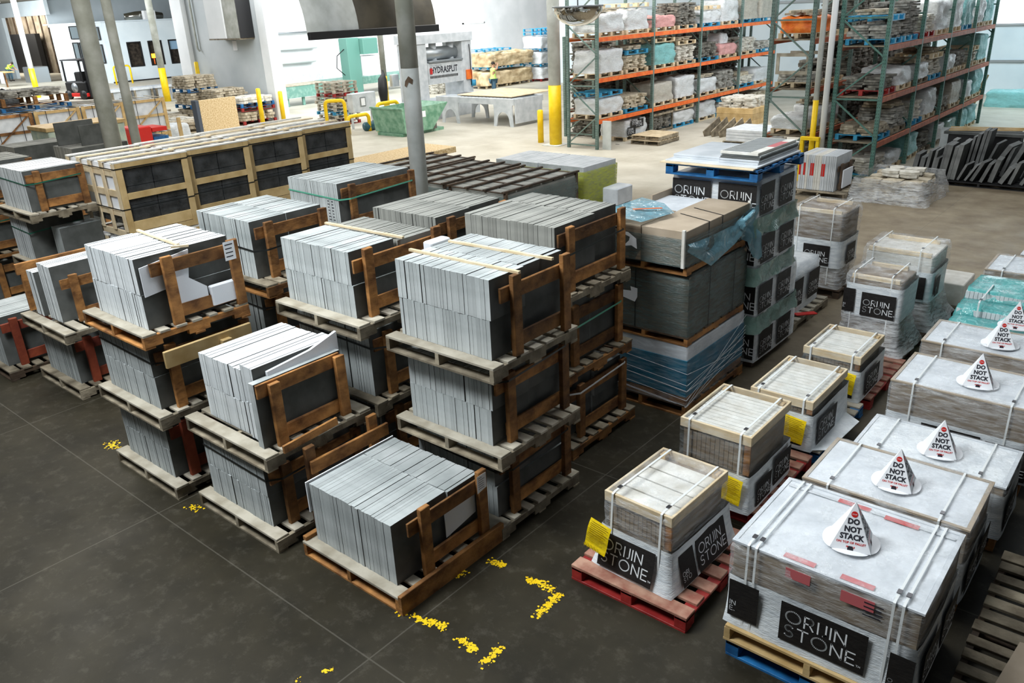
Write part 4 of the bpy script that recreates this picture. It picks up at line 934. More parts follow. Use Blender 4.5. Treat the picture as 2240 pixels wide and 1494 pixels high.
t = wide_load('largest white box at the lower right with red labels and a big black panel', -1.84, -.64, 4.27, 5.22, .275, .95, .40, .25, 81,
    ((-.585, -.49, .08, .21, .30, 'front', 4, 99), (-.22, -.492, .07, .55, .31, 'front', 0, 99), (.46, -.492, .04, .145, .30, 'front', 0, 1), (.617, -.38, .04, .36, .28, 'right', 0, 99), (.617, .08, .02, .36, .28, 'right', 0, 99)),
    straps=((-.40, -.355), (.36, .405)), red=True)
for (px, py, pz, w_, h_, top) in ((-.22, -.482, .565, .16, .075, 0), (.13, -.482, .555, .20, .08, 0)):
    MB().box(px, px + w_, py - .012, py - .010, pz, pz + h_).done('faded_red_label', M_PINKL, t)
for (px, py) in ((-.20, .36), (.12, .34)): MB().box(px, px + .22, py, py + .05, .680, .682).done('red_label', M_REDL, t)
for (px, py) in ((-.26, -.45), (.10, -.45)): MB().box(px, px + .2, py, py + .05, .680, .682).done('faded_red_label', M_PINKL, t)
mb = MB()
for k in range(4): mb.box(.27, .27 + U(.08, .14), -.496, -.495, .61 - k * .03, .618 - k * .03)
mb.done('small_print', M_INK, t)
MB().box(-.56, .56, .36, .39, .679, .681).done('dark_joint', M_PRESS, t)
PL = 'block pallets'
pallet(-1.84, -.66, 5.58, 6.36, 0, 'wooden pallet under the second wide load in the right row', mats=(M_WGREY, M_WOLD), parts=False, group=PL)
wide_load('second wide load in the right row, white sheet in a brown cardboard rim', -1.86, -.66, 5.56, 6.34, .142, .77, .34, .2, 83,
    ((.617, -.34, .05, .36, .26, 'right', 0, 99), (.617, .06, .05, .30, .26, 'right', 0, 99), (-.3, -.41, .05, .5, .25, 'front', 0, 99)))
pallet(-1.80, -.60, 6.58, 7.28, 0, 'wooden pallet under the low rounded load with a white top', mats=(M_WGREY, M_WOLD), parts=False, group=PL)
wide_load('low wide load with a rounded all-white filmed top, third in the right row', -1.80, -.60, 6.56, 7.26, .142, .62, .40, .1, 85,
    ((.617, -.30, .05, .40, .28, 'right', 0, 99), (-.3, -.37, .05, .5, .25, 'front', 0, 99)), cover=M_WHITE, red=True)
pallet(-1.80, -.60, 7.58, 8.38, 0, 'wooden pallet under the fourth wide load in the right row', mats=(M_WGREY, M_WOLD), parts=False, group=PL)
wide_load('fourth wide load in the right row with two black printed panels in front', -1.80, -.58, 7.56, 8.36, .142, .86, .40, .25, 87,
    ((-.58, -.415, .04, .18, .28, 'front', 5, 99), (-.28, -.415, .06, .50, .31, 'front', 0, 99), (.26, -.415, .03, .36, .32, 'front', 0, 99)))
pallet(-1.86, -.62, 8.82, 9.58, 0, 'wooden pallet under the fifth wide load in the right row', mats=(M_WGREY, M_WOLD), parts=False, group=PL)
wide_load('fifth wide load in the right row, tall brown cardboard side in front', -1.86, -.62, 8.82, 9.56, .142, .82, .25, .3, 89, ((-.3, -.39, .0, .5, .22, 'front', 0, 99),))
for k, (x, y, z, nm) in enumerate(((-1.21, 4.70, .965, 'largest box at the lower right'), (-1.25, 5.88, .785, 'second wide load with the brown rim'), (-1.16, 6.85, .635, 'low all-white load, third in the right row'),
                     (-1.13, 7.90, .875, 'fourth wide load in the right row'), (-1.17, 9.10, .835, 'fifth wide load, with the tall brown side'), (-1.19, 10.12, .70, 'teal wrapped tiles'))):
    cone(x, y, z, f'white warning cone standing on the {nm}', .2 + U(-.1, .12))

pallet(-1.92, -.62, 10.05, 11.75, 0, 'pallet under the teal wrapped tiles', mats=(M_WGREY, M_WGREY), parts=False, group=PL)
t = thing('teal_tile_load', 'pale stone tiles half covered by teal film, in the right row', 'wrapped load', (-1.27, 10.9, .142))
for (c, e, hh) in ((-.80, -.36, .42), (-.34, .04, .50), (.06, .80, .60)):
    mb = MB(); n = 26
    for i in range(n): mb.box(-.62 + 1.24 * i / n, -.62 + 1.24 * (i + .9) / n, c, e, .002, hh + U(0, .003))
    mb.done('tile_row', M_SLABW, t)
for (c, e, hh, sd) in ((-.80, -.36, .43, 1), (-.34, .04, .52, 2), (.06, .80, .62, 3)):
    shell(1.30, e - c + .03, hh + .01, M_FILMT, 'teal_film', t, (0, (c + e) / 2, 0), nx=12, ny=6, nz=4, amp=.03, seed=90 + sd, freq=3.5, rnd=.06)
front_strap(t, -.38, 1.3, .78, 0, .3, .63)
pallet(-1.92, -.62, 12.0, 12.85, 0, 'pallet under the load behind the teal tiles', mats=(M_WGREY, M_WGREY), parts=False, group=PL)
wide_load('load with a brown rim behind the teal wrapped tiles', -1.90, -.62, 11.98, 12.84, .142, .76, .3, .2, 95, ())
pallet(-1.66, -.5, 13.1, 14.0, 0, 'pallet under the last load at the right edge', mats=(M_WGREY, M_WGREY), parts=False, group=PL)
wide_load('last white load of the right row, cut by the photo edge', -1.66, -.5, 13.1, 14.0, .142, .72, .5, .2, 97, (), red=True)
pallet(-.50, .62, 4.55, 6.45, 0, 'dark grey slatted pallet lying on the floor at the lower right corner', mats=(M_WGREY, M_WDARK), nb=12, group=PL)
sheet('cardboard_sheet', [(-.30, 4.6, .17), (.5, 4.6, .17), (.5, 5.5, .18), (-.22, 5.35, .18)], .004, M_CARDL, 'tan cardboard sheet on the slatted pallet in the lower right corner', 'cardboard')
# floor markings: broken yellow paint
def paint(name, segs, label, n=110, spread=.020):
    mb = MB()
    for (a, b, dens) in segs:
        for i in range(int(n * dens)):
            q = random.random(); p = Vector(a).lerp(Vector(b), q)
            if noise.noise(Vector((p.x * 5, p.y * 5, 3))) < -.12: continue
            r = U(.003, .015); k = 7; cx, cy = p.x + random.gauss(0, spread), p.y + random.gauss(0, spread)
            mb.add([(cx + r * U(.5, 1.3) * math.cos(2 * PI * j / k), cy + r * U(.5, 1.3) * math.sin(2 * PI * j / k), .0015 + i * 2e-6) for j in range(k)], [tuple(range(k))])
    return tag(mb.done(name, M_YEL), label, 'floor marking', 'worn yellow floor markings', kind='structure')
paint('floor_marking', [((-3.12, 3.12, 0), (-3.12, 4.04, 0), 3.4)], 'worn yellow paint line right of the front load, nearest the red pallet')
paint('floor_marking', [((-3.95, 4.0, 0), (-3.72, 4.03, 0), 1.2), ((-3.44, 4.02, 0), (-3.2, 4.04, 0), 1.1), ((-3.93, 3.68, 0), (-3.93, 3.95, 0), 1)], 'worn yellow paint line along the right side of the front pallet')
paint('floor_marking', [((-3.98, 3.12, 0), (-3.56, 3.22, 0), 1.6), ((-3.42, 3.2, 0), (-3.25, 3.18, 0), .7)], 'worn yellow paint line from the front pallet corner towards the camera')
paint('floor_marking', [((-4.05, 2.2, 0), (-3.86, 2.62, 0), .8)], 'yellow paint flecks at the bottom edge of the photo', spread=.015)
paint('floor_marking', [((-8.72, 3.02, 0), (-8.45, 3.0, 0), .8), ((-6.78, 2.92, 0), (-6.62, 2.9, 0), .7)], 'yellow paint flecks beside the left stacks', spread=.03)

# ================================================================ CRATES AND STACKS BEHIND
def slat_crate(label, x0, x1, y0, y1, z, h, wood=M_WNEW, side=M_WPALE, core=M_CRATEIN, group='yellow pine crates'):
    """tall pine crate: framed +X side with two openings, slatted -Y end, open slat top"""
    w, d = x1 - x0, y1 - y0
    t = thing('pine_crate', label, 'crate', ((x0 + x1) / 2, (y0 + y1) / 2, z), group=group)
    X0, X1, Y0, Y1 = -w / 2, w / 2, -d / 2, d / 2
    mb = MB()
    for a in range(2):
        for b in range(3): mb.cbox(X0 + .06, X1 - .05, Y0 + .05 + a * (d - .1) / 2, Y0 + .045 + (a + 1) * (d - .1) / 2, .22 + b * (h - .3) / 3, .215 + (b + 1) * (h - .3) / 3, .01)
    mb.done('dark_stone_blocks', core, t)
    MB().box(X0 + .03, X1 - .06, Y0 + .034, Y0 + .044, h * .30, h - .02).done('white_lining', M_FOAM, t)
    x = X1 - .03
    for yy in (Y0 + .005, Y1 - .105): MB().cbox(x, X1, yy, yy + .10, .0, h, .003).done('side_post', wood, t)
    for (za, zb) in ((h - .10, h), (h * .52, h * .60), (.10, .26), (0, .09)): MB().cbox(x - .01, X1 - .004, Y0 + .106, Y1 - .106, za, zb, .003).done('side_rail', wood, t)
    n = 5
    for i in range(n): MB().cbox(X0 + i * (w - .09) / (n - 1), X0 + .09 + i * (w - .09) / (n - 1), Y0 - .02, Y0 + .002, .12, h - .005, .003).done('end_slat', side, t)  # paler pine on this end: its light is put into the colour
    for zz in (.02, h * .30, h * .56, h - .20): MB().cbox(X0, X1 - .035, Y0 + .003, Y0 + .03, zz, zz + .10, .003).done('end_rail', side, t)
    for i in range(5):
        xx = X0 + i * (w - .10) / 4; MB().cbox(xx, xx + .10, Y0 - .02, Y1 + .01, h + .001, h + .022, .003).done('top_slat', side if i % 2 else M_TILE, t)
    shell(w - .09, d - .09, .04, M_CLEAR2, 'film_sheet', t, (0, 0, h - .05), nx=8, ny=8, nz=1, amp=.02, seed=int(y0 * 3), rnd=.02)
    mb = MB()
    for zz in (h * .40, h * .93): mb.ribbon([(X0 - .01, Y0 - .024, zz), (X1 + .004, Y0 - .024, zz), (X1 + .004, Y1, zz)], .016, (0, 0, 1), .003)
    mb.done('strap', M_STRAPK, t)
    return t
for l in range(2):
    for k in range(4):
        slat_crate(f'{("lower", "upper")[l]} yellow pine crate with dark wrapped stone, {("nearest", "second", "third", "farthest")[k]} of the row of four', -14.12 - k * .10, -12.46 - k * .10, 5.42 + k * 1.2, 6.60 + k * 1.2, l * 1.21, 1.17)

def dark_crate(label, x0, x1, y0, y1, h):
    w, d = x1 - x0, y1 - y0
    t = thing('slatted_crate', label, 'crate', ((x0 + x1) / 2, (y0 + y1) / 2, 0), group='dark slatted crates behind the column')
    X0, X1, Y0, Y1 = -w / 2, w / 2, -d / 2, d / 2
    MB().cbox(X0 + .03, X1 - .03, Y0 + .03, Y1 - .03, .08, h - .07, .01).done('stone_core', M_SLABD, t)
    for i in range(6): MB().cbox(X0 + .05, X1 - .05, Y0 + d * i / 6 + .02, Y0 + d * (i + .92) / 6, h - .068, h - .035, .004).done('stone_sheet', M_SLABD, t)
    for i in range(4): MB().cbox(X0 + i * (w - .06) / 3, X0 + .06 + i * (w - .06) / 3, Y0 - .05, Y1 + .05, h - .022, h + .012, .003).done('long_slat', M_WDARK, t)
    for i in range(4): MB().cbox(X0, X1, Y0 + i * (d - .06) / 3, Y0 + .06 + i * (d - .06) / 3, h - .034, h - .023, .003).done('cross_slat', M_WDARK, t)
    for (a, b) in ((X0, Y0), (X1 - .06, Y0), (X0, Y1 - .06), (X1 - .06, Y1 - .06)): MB().cbox(a, a + .06, b, b + .06, 0, h - .036, .003).done('corner_post', M_WDARK, t)
    shell(w + .02, d + .02, h - .3, M_FILMG, 'torn_film', t, (0, 0, .2), nx=10, ny=12, nz=4, amp=.03, seed=int(x0 * 7), top=False, rnd=.03)
    return t
dark_crate('dark slatted crate over grey stone, the nearest right of the round column', -10.95, -9.50, 10.95, 13.2, 1.2)
dark_crate('dark slatted crate directly behind the round column', -12.5, -11.1, 11.0, 13.3, 1.2)
dark_crate('dark slatted crate left of the round column', -14.0, -12.6, 11.1, 13.5, 1.2)
tag(MB().cbox(-16.4, -15.2, 12.4, 15.6, .8, .95, .01).done('plywood_sheets', M_OSB), 'tan plywood sheets leaning low between the pine crates and the column', 'plywood')
pallet(-16.3, -15.2, 12.6, 15.2, 0, 'pallets under the tan plywood sheets', parts=False, h=.795, mats=(M_WGREY, M_WGREY))
pallet(-12.05, -9.65, 13.6, 14.85, 0, 'pallet under the tile pack in yellow-green film', parts=False, mats=(M_WGREY, M_WGREY))
t = thing('tile_pack', 'pale tile pack in yellow-green film beyond the dark slatted crates', 'tile pack', (-10.85, 14.22, .142))
for r in range(2):
    mb = MB()
    for i in range(26): mb.box(-1.2 + r * 1.21 + 1.18 * i / 26, -1.2 + r * 1.21 + 1.18 * (i + .95) / 26, -.60, .60, 0, 1.04 + U(0, .004), ms=[0, 0, 1, 0, 1, 0])
    mb.done('tile_row', [M_PRESS, M_SLAB], t)
shell(2.44, 1.25, .90, M_FILMY, 'yellow_green_film', t, (0, 0, .05), nx=14, ny=8, nz=5, amp=.02, seed=5, top=False, rnd=.03)
tag(MB().cbox(-9.42, -9.05, 13.95, 14.55, .40, .74, .02).done('white_pack', M_SHEET), 'small white-topped pack right of the yellow-green tile pack', 'pack')
tag(MB().cbox(-9.40, -9.07, 13.97, 14.53, 0, .395, .02).done('dark_pack', M_CRATEIN), 'dark pack under the small white-topped pack', 'pack')

# columns
def column(name, label, x, y, r, h, m, yel=0, cat='column'):
    t = thing(name, label, cat, (x, y, 0))
    MB().tube([(0, 0, yel), (0, 0, h)], r, 28).done('shaft', m, t)
    if yel: MB().tube([(0, 0, 0), (0, 0, yel)], r * 1.04, 24).done('yellow_sleeve', M_YEL, t)
    MB().cbox(-r * 1.7, r * 1.7, -r * 1.7, r * 1.7, .001, .02, .004).done('base_plate', m, t)
    return t
c = column('round_column', 'tall grey round column in the middle of the photo with a rusty scar', -10.62, 9.90, .150, 8.3, M_COLW)
mb = MB()
mb.add([(.03, -.157, 3.22), (.10, -.14, 3.30), (.145, -.08, 3.24), (.13, -.09, 3.16), (.09, -.135, 3.2), (.05, -.155, 3.12), (.01, -.16, 3.14)], [tuple(range(7))])
mb.done('rust_scar', M_WDARK, c)
MB().tube([(0, 0, 3.42), (0, 0, 8.3)], .1515, 28).done('old_paint_zone', M_COLD, c)
column('round_column', 'thick round column at the upper left with a thinner pipe beside it', -20.30, 8.93, .20, 8.3, M_COLD)
column('pipe_column', 'thinner round pipe strapped beside the thick left column', -19.90, 9.32, .11, 8.3, M_COLD)
column('square_column', 'grey post with a yellow sleeve before the rack end, left of the green frame', -16.55, 21.75, .20, 8.3, M_COLW, 1.9)
column('round_column', 'slim column with a yellow base in front of the office windows', -47.6, 24.7, .19, 8.0, M_COLD, 1.9)
column('round_column', 'slim white column with a yellow base at the far left beside the worker', -61, 22.6, .17, 6.6, M_COLW, 1.9)
column('round_column', 'slim pale post with a yellow base behind the grey electrical box', -27.6, 24.2, .12, 8.0, M_COLD, 1.8)
column('white_downpipe', 'white pipe and post between the two green rack ends', -7.15, 20.1, .07, 8.0, M_WALLW, 0)
column('round_column', 'slim post with a yellow lower half between the two green rack ends', -7.42, 20.2, .065, 8.0, M_COLW, 1.9)

# overhead hood and dome mirror
t = thing('overhead_hood', 'curved overhead hood, lit pale half and shaded dark half, hanging behind the round column', 'hood', (-16.0, 12.0, 0))
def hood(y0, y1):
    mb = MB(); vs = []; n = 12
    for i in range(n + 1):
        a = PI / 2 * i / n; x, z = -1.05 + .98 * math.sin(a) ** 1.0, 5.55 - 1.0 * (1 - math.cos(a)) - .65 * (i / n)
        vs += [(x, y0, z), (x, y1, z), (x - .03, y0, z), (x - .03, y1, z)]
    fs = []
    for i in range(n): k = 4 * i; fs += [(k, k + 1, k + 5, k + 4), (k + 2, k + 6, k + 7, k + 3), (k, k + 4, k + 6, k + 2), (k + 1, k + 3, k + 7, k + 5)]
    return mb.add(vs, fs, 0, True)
hood(-.05, 1.45).done('pale_panel', M_COLW, t); hood(1.46, 4.05).done('shaded_panel', mat('shaded_hood_brown', (0.05, 0.042, 0.028), 0.6, nscale=2, col2=(0.09, 0.075, 0.05)), t)  # shade on the second half of the hood is put into its colour
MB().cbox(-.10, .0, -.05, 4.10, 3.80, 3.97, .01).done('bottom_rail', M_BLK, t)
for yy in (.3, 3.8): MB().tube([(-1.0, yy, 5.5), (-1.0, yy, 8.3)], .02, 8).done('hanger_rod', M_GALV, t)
t = thing('dome_mirror', 'half-dome chrome safety mirror hanging above the left rack end', 'mirror', (-9.32, 13.0, 4.26))
mb = MB(); n, k = 32, 12; R = .46; vs = []
for i in range(k + 1):
    a = PI / 2 * i / k
    vs += [(R * math.cos(a) * math.cos(2 * PI * j / n), R * math.cos(a) * math.sin(2 * PI * j / n), -.34 * math.sin(a)) for j in range(n)]
mb.add(vs, [(i * n + j, i * n + (j + 1) % n, (i + 1) * n + (j + 1) % n, (i + 1) * n + j)[::-1] for i in range(k) for j in range(n)], 0, True)
mb.done('chrome_dome', M_CHROME, t)
MB().tube([(R * math.cos(2 * PI * j / 32), R * math.sin(2 * PI * j / 32), 0) for j in range(33)], .015, 8).done('rim', M_GALV, t)
MB().tube([(0, 0, .0), (0, 0, 4.0)], .012, 8).done('hanger_rod', M_GALV, t)

# ---------------------------------------------------------------- stone, bag and box loads
def stones_mesh(w, d, h, m, seed, n=None, rag=.05, lay=.055):
    """irregular flagstones lying in layers"""
    rs = random.Random(seed); mb = MB(); nl = max(2, int(h / lay))
    for l in range(nl):
        z = h * l / nl; zz = h * (l + .86) / nl
        k = max(2, int(w / .38)); q = max(2, int(d / .42))
        for a in range(k):
            for b in range(q):
                if 0 < a < k - 1 and 0 < b < q - 1 and l < nl - 1: continue
                cx = -w / 2 + w * (a + .5) / k; cy = -d / 2 + d * (b + .5) / q
                rx, ry = w / k * .5, d / q * .5; m_ = 6
                ang = rs.uniform(0, 1); pts = []
                for i in range(m_):
                    t_ = 2 * PI * i / m_ + ang
                    ct, st = math.cos(t_), math.sin(t_); sc = min(1 / max(abs(ct), .01), 1 / max(abs(st), .01)) * rs.uniform(.85, 1.05)
                    pts.append((cx + rx * ct * sc + rs.uniform(-rag, rag) * .5, cy + ry * st * sc + rs.uniform(-rag, rag) * .5))
                t1, t2 = rs.uniform(-.03, .03), rs.uniform(-.03, .03)
                f = lambda p, zq: (p[0], p[1], zq + (p[0] - cx) * t1 + (p[1] - cy) * t2)
                mb.add([f(p, z) for p in pts] + [f(p, zz) for p in pts], [tuple(reversed(range(m_))), tuple(range(m_, 2 * m_))] + [(i, (i + 1) % m_, m_ + (i + 1) % m_, m_ + i) for i in range(m_)])
    return mb
def stone_load(label, x, y, z, w, d, h, m, seed=0, group='flagstone loads', parent=None, name='flagstone_load', lay=.055):
    me = shared(('fl', round(w, 1), round(d, 1), round(h, 1), m.name, seed % 3, lay), lambda: stones_mesh(w, d, h, m, seed, lay=lay).done('flagstones', m))
    o = link(name, me, parent, (x, y, z))
    return tag(o, label, 'flagstone load', group, 'thing') if parent is None else o
def bag_load(label, x, y, z, w, d, h, m, seed=0, group='shrink wrapped loads', amp=.07, name='wrapped_load'):
    def mk():
        vs, fs = grid_shell(w, d, h, nx=12, ny=12, nz=9, amp=amp, seed=seed % 5, freq=4.5, rnd=.06); return MB().add(vs, fs, 0, True).done('wrap', m)
    me = shared(('bag', round(w, 1), round(d, 1), round(h, 1), m.name, seed % 5), mk)
    o = link(name, me, None, (x, y, z))
    return tag(o, label, 'wrapped load', group, 'thing')
def small_pallet(label, x, y, z, w, d, m, group='pallets on the racks', h=.13):
    def mk():
        mb = MB(); X, Y = w / 2, d / 2
        for i in range(5): yy = -Y + i * (d - .12) / 4; mb.box(-X, X, yy, yy + .12, h - .02, h)
        for i in range(3):
            xx = -X + i * (w - .09) / 2
            for q in range(3): yy = -Y + q * (d - .12) / 2; mb.box(xx, xx + .09, yy, yy + .12, .02, h - .021)
            mb.box(xx, xx + .09, -Y, Y, 0, .019)
        return mb.done('pallet', m)
    me = shared(('sp', round(w, 2), round(d, 2), m.name, h), mk)
    return tag(link('pallet', me, None, (x, y, z)), label, 'pallet', group, 'thing')

def rack(label, xf, depth, ys, levels, beam_m, post_m, top=4.6, bh=.12, base=0):
    t = thing('pallet_rack', label, 'storage rack', (xf - depth / 2, ys[0], 0))
    y0 = ys[0]; X1, X0 = depth / 2, -depth / 2
    for y in ys:
        yy = y - y0
        for x in (X0, X1):
            sx = 1 if x > 0 else -1
            mb = MB(); mb.box(x - .045, x + .045, yy - .04, yy + .04, 0, top)
            po = mb.done('post', post_m, t)
            mb = MB()   # slotted face
            for k in range(int(top / .075)):
                mb.box(x - .028, x - .018, yy - .0415, yy - .040, k * .075 + .02, k * .075 + .05); mb.box(x + .016, x + .026, yy - .0415, yy - .040, k * .075 + .02, k * .075 + .05)
            mb.done('slots', M_BLK, po)
        zz = .12; k = 0
        MB().bar((X0, yy, .12), (X1, yy, .12), .04, .04).done('brace', post_m, t)
        while zz + .9 < top:
            a, b = ((X0, X1) if k % 2 == 0 else (X1, X0))
            MB().bar((a, yy, zz + .03), (b, yy, zz + .88), .035, .035).done('brace', post_m, t)
            if k % 2: MB().bar((X0, yy, zz + .9), (X1, yy, zz + .9), .035, .04).done('brace', post_m, t)
            zz += .9; k += 1
    for y, yb in zip(ys[:-1], ys[1:]):
        for z in levels:
            for x in (X0, X1): MB().cbox(x - .025 + (.02 if x > 0 else -.02), x + .025 + (.02 if x > 0 else -.02), y - y0 + .045, yb - y0 - .045, z - bh, z, .004).done('beam', beam_m, t)
            MB().box(X0 + .05, X1 - .05, y - y0 + .05, yb - y0 - .05, z - .03, z - .008).done('deck', M_WGREY, t)
    return t
R1Y = [21.5, 24.8, 28.1, 31.4, 34.7]
rack('orange-beamed green pallet rack, the long left one behind the aisle', -14.72, 1.10, R1Y, (.90, 2.14, 3.33), M_ORANGE, M_GREENP, top=5.2)
LVN = ('floor', 'first shelf', 'second shelf', 'third shelf'); LVZ = (0, .90, 2.14, 3.33)
BAYN = ('nearest bay', 'second bay', 'third bay', 'farthest bay')
W, B_, T_, P_, FT, FG, FD, FLT = M_WRAPW, M_WRAPB, M_WRAPT, M_WRAPP, M_FLAGT, M_FLAGG, M_FLAGD, M_FLAGL
wd_, bl, rd, gy = M_WPALE, M_PBLUEB, M_PRED, M_WGREY
# per level, per bay: (kind, material, height, pallet material, extra on top)
R1 = {
 3: [[('b', W, .62, wd_, 's'), ('b', W, .70, wd_, 'p')], [('b', P_, .35, wd_, 0), ('s', FD, .85, wd_, 0)], [('b', W, .45, bl, 'p'), ('b', W, .85, wd_, 0)], [('b', B_, .95, bl, 0), ('b', B_, .95, bl, 0)]],
 2: [[('b', W, .78, wd_, 0), ('s', FT, .48, wd_, 'ps')], [('b', T_, .75, wd_, 'p'), ('s', FLT, .60, wd_, 'ps')], [('s', FD, .60, bl, 0), ('b', P_, .42, wd_, 'b')], [('s', FLT, .62, wd_, 0), ('s', FG, .3, bl, 0)]],
 1: [[('b', W, .55, wd_, 'p'), ('s', FT, .48, bl, 0)], [('b', B_, .72, wd_, 0), ('b', W, .82, wd_, 0)], [('b', W, .55, wd_, 's'), ('s', FG, .75, wd_, 0)], [('s', FLT, .30, bl, 's'), ('b', W, .55, wd_, 0)]],
 0: [[('n', None, 0, gy, 0), ('b', M_WRAPW, .60, wd_, 'print')], [('c', FD, .78, gy, 0), ('b', W, .48, bl, 'ps')], [('b', W, .62, wd_, 0), ('s', FG, .45, bl, 'p')], [('s', FG, .45, gy, 0), ('s', FT, .5, bl, 0)]],
}
cnt = 0
def fill(x, ya, yb, z, items, place, w=1.0):
    global cnt
    n = len(items); span = (yb - ya - .24) / n
    for i, (k, m, h, pm, extra) in enumerate(items):
        cnt += 1; h = h * .86 if h > .4 else h
        if k == 'n': continue
        y = ya + .12 + span * (i + .5); d = span - .12 - U(0, .08); side = ('near', 'far')[min(i, 1)] if n == 2 else ('near', 'middle', 'far')[i]
        pl = f'{place}, {side} side'
        colr = {M_WRAPW: 'white wrapped', M_WRAPB: 'beige wrapped', M_WRAPT: 'teal wrapped', M_WRAPP: 'pink wrapped', M_FLAGT: 'tan', M_FLAGG: 'grey', M_FLAGD: 'dark', M_FLAGL: 'pale'}.get(m, 'wrapped')
        if k == 'c':
            t = thing('stone_basket', f'wooden basket crate of dark flagstones, {pl}', 'crate', (x, y, z), group='rack loads')
            stone_load('', 0, 0, .12, w - .1, d - .1, h - .1, m, cnt, parent=t, name='flagstones')
            for (a, b) in ((-w / 2, -d / 2), (w / 2 - .05, -d / 2), (-w / 2, d / 2 - .05), (w / 2 - .05, d / 2 - .05)): MB().box(a, a + .05, b, b + .05, .001, h).done('post', M_WGREY, t)
            for zz in (.03, h - .08): MB().box(w / 2, w / 2 + .02, -d / 2, d / 2, zz, zz + .07).done('rail', M_WGREY, t)
            continue
        small_pallet(f'{"blue" if pm is bl else "red" if pm is rd else "wooden"} pallet under the {colr} load, {pl}', x, y, z + .002, w, d, pm)
        zz = z + .134
        if k == 's': stone_load(f'{colr} flagstone load, {pl}', x, y, zz, w - .04, d, h, m, cnt, 'rack flagstones'); top = zz + h
        elif k == 'b':
            bag_load(f'{colr} load, {pl}', x, y, zz, w - .02, d, h, m, cnt, 'rack wrapped loads'); top = zz + h + .03
        if extra in ('p', 'ps'):
            small_pallet(f'pallet atop the {colr} load, {pl}', x, y, top + .03, w, d * .95, bl if cnt % 3 == 0 else wd_); top += .165
        if extra in ('s', 'ps'): stone_load(f'loose tan stones atop the {colr} load, {pl}', x, y, top + .01, w * .8, d * .8, .12, M_FLAGT, cnt, 'rack top stones')
        if extra == 'b': bag_load(f'round white bundle on the {colr} load, {pl}', x, y, top, .6, .6, .35, M_WRAPW, cnt)
        if extra == 'print':
            q = thing('printed_wrap', f'black printed film on the white load, {pl}', 'film', (x + w / 2 + .01, y - d / 2, zz))
            for a, b, c in ((.05, .05, 0), (.55, .25, 0), (.3, .32, 0)): panel(q, .03, a, b, .5, .26, side='right')
for l in range(4):
    for b in range(4): fill(-15.27, R1Y[b], R1Y[b + 1], LVZ[l], R1[l][b], f'orange rack {LVN[l]}, {BAYN[b]}')
tag(MB().cbox(-14.75, -14.6, 22.6, 22.62, 0, 0.01).done('cable', M_BLK), 'short cable end on the floor by the rack', 'cable')
pallet(-14.35, -13.3, 22.9, 24.2, 0, 'lower of two pallets lying in the aisle before the orange rack', mats=(M_WPALE, M_WGREY), parts=False, group='rack aisle pallets')
pallet(-14.35, -13.3, 22.95, 24.15, .145, 'upper of two pallets lying in the aisle before the orange rack', mats=(M_WPALE, M_WGREY), parts=False, group='rack aisle pallets')
tag(MB().cbox(-14.6, -14.3, 21.62, 21.68, 0, .88, .004).done('white_board', M_COLW), 'white board standing in the end frame of the orange rack', 'board')

R3Y = [20.40, 23.15, 25.95, 28.70, 31.4]; R3Z = (0, .93, 1.98, 3.12)
rack('rust-orange beamed dark green rack on the right, nearest to the camera', -6.0, 1.05, R3Y, (.93, 1.98, 3.12), M_RUST, M_GREEN, top=5.4)
R3 = {
 3: [[('s', FG, .35, bl, 'ps'), ('s', FG, .9, bl, 0)], [('s', FLT, .5, rd, 0), ('b', W, .85, wd_, 0)], [('b', W, .9, wd_, 0), ('b', T_, .9, bl, 0)], [('b', W, .8, wd_, 0), ('b', T_, .95, wd_, 0)]],
 2: [[('s', FD, .3, rd, 0), ('b', W, .45, wd_, 0)], [('b', W, .35, gy, 's'), ('s', FLT, .45, bl, 'ps')], [('b', W, .45, wd_, 0), ('s', FG, .5, wd_, 0)], [('s', FLT, .3, wd_, 'p'), ('b', T_, .85, wd_, 0)]],
 1: [[('s', FT, .22, bl, 0), ('s', FG, .55, gy, 's')], [('s', FLT, .55, bl, 0), ('b', W, .75, wd_, 0)], [('s', FG, .3, gy, 0), ('b', B_, .7, wd_, 0)], [('b', W, .55, wd_, 0), ('b', T_, .85, wd_, 0)]],
 0: [[('s', FLT, .4, bl, 0), ('b', M_WRAPW, .3, wd_, 0)], [('b', T_, .6, wd_, 0), ('s', FD, .5, gy, 0)], [('b', W, .5, gy, 0), ('b', M_FILMGRN, .5, gy, 0)], [('b', T_, .6, wd_, 0), ('b', T_, .6, wd_, 0)]],
}
for l in range(4):
    for b in range(4): fill(-6.53, R3Y[b], R3Y[b + 1], R3Z[l], R3[l][b], f'right rack {LVN[l]}, {BAYN[b]}', .98)
rack('middle green rack between the orange rack and the right rack, seen end on', -7.72, 1.02, [20.4, 23.2, 26.0, 28.8, 31.6], (.98, 2.12, 3.28), M_RUST, M_GREENP, top=5.4)
R2 = {3: [('b', M_ORTARP, .42, wd_, 's'), ('s', FD, .4, wd_, 0)], 2: [('s', FG, .2, wd_, 0), ('s', FD, .5, wd_, 0)], 1: [('b', W, .3, wd_, 0), ('b', W, .5, wd_, 's')], 0: [('s', FLT, .35, bl, 's'), ('s', FG, .5, bl, 0)]}
for l in range(4): fill(-8.23, 20.45, 23.15, (0, .98, 2.12, 3.28)[l], R2[l], f'middle green rack {LVN[l]}', .92)
t = thing('wooden_cage', 'open wooden frame on the second shelf of the middle green rack', 'frame', (-8.23, 21.0, 2.45))
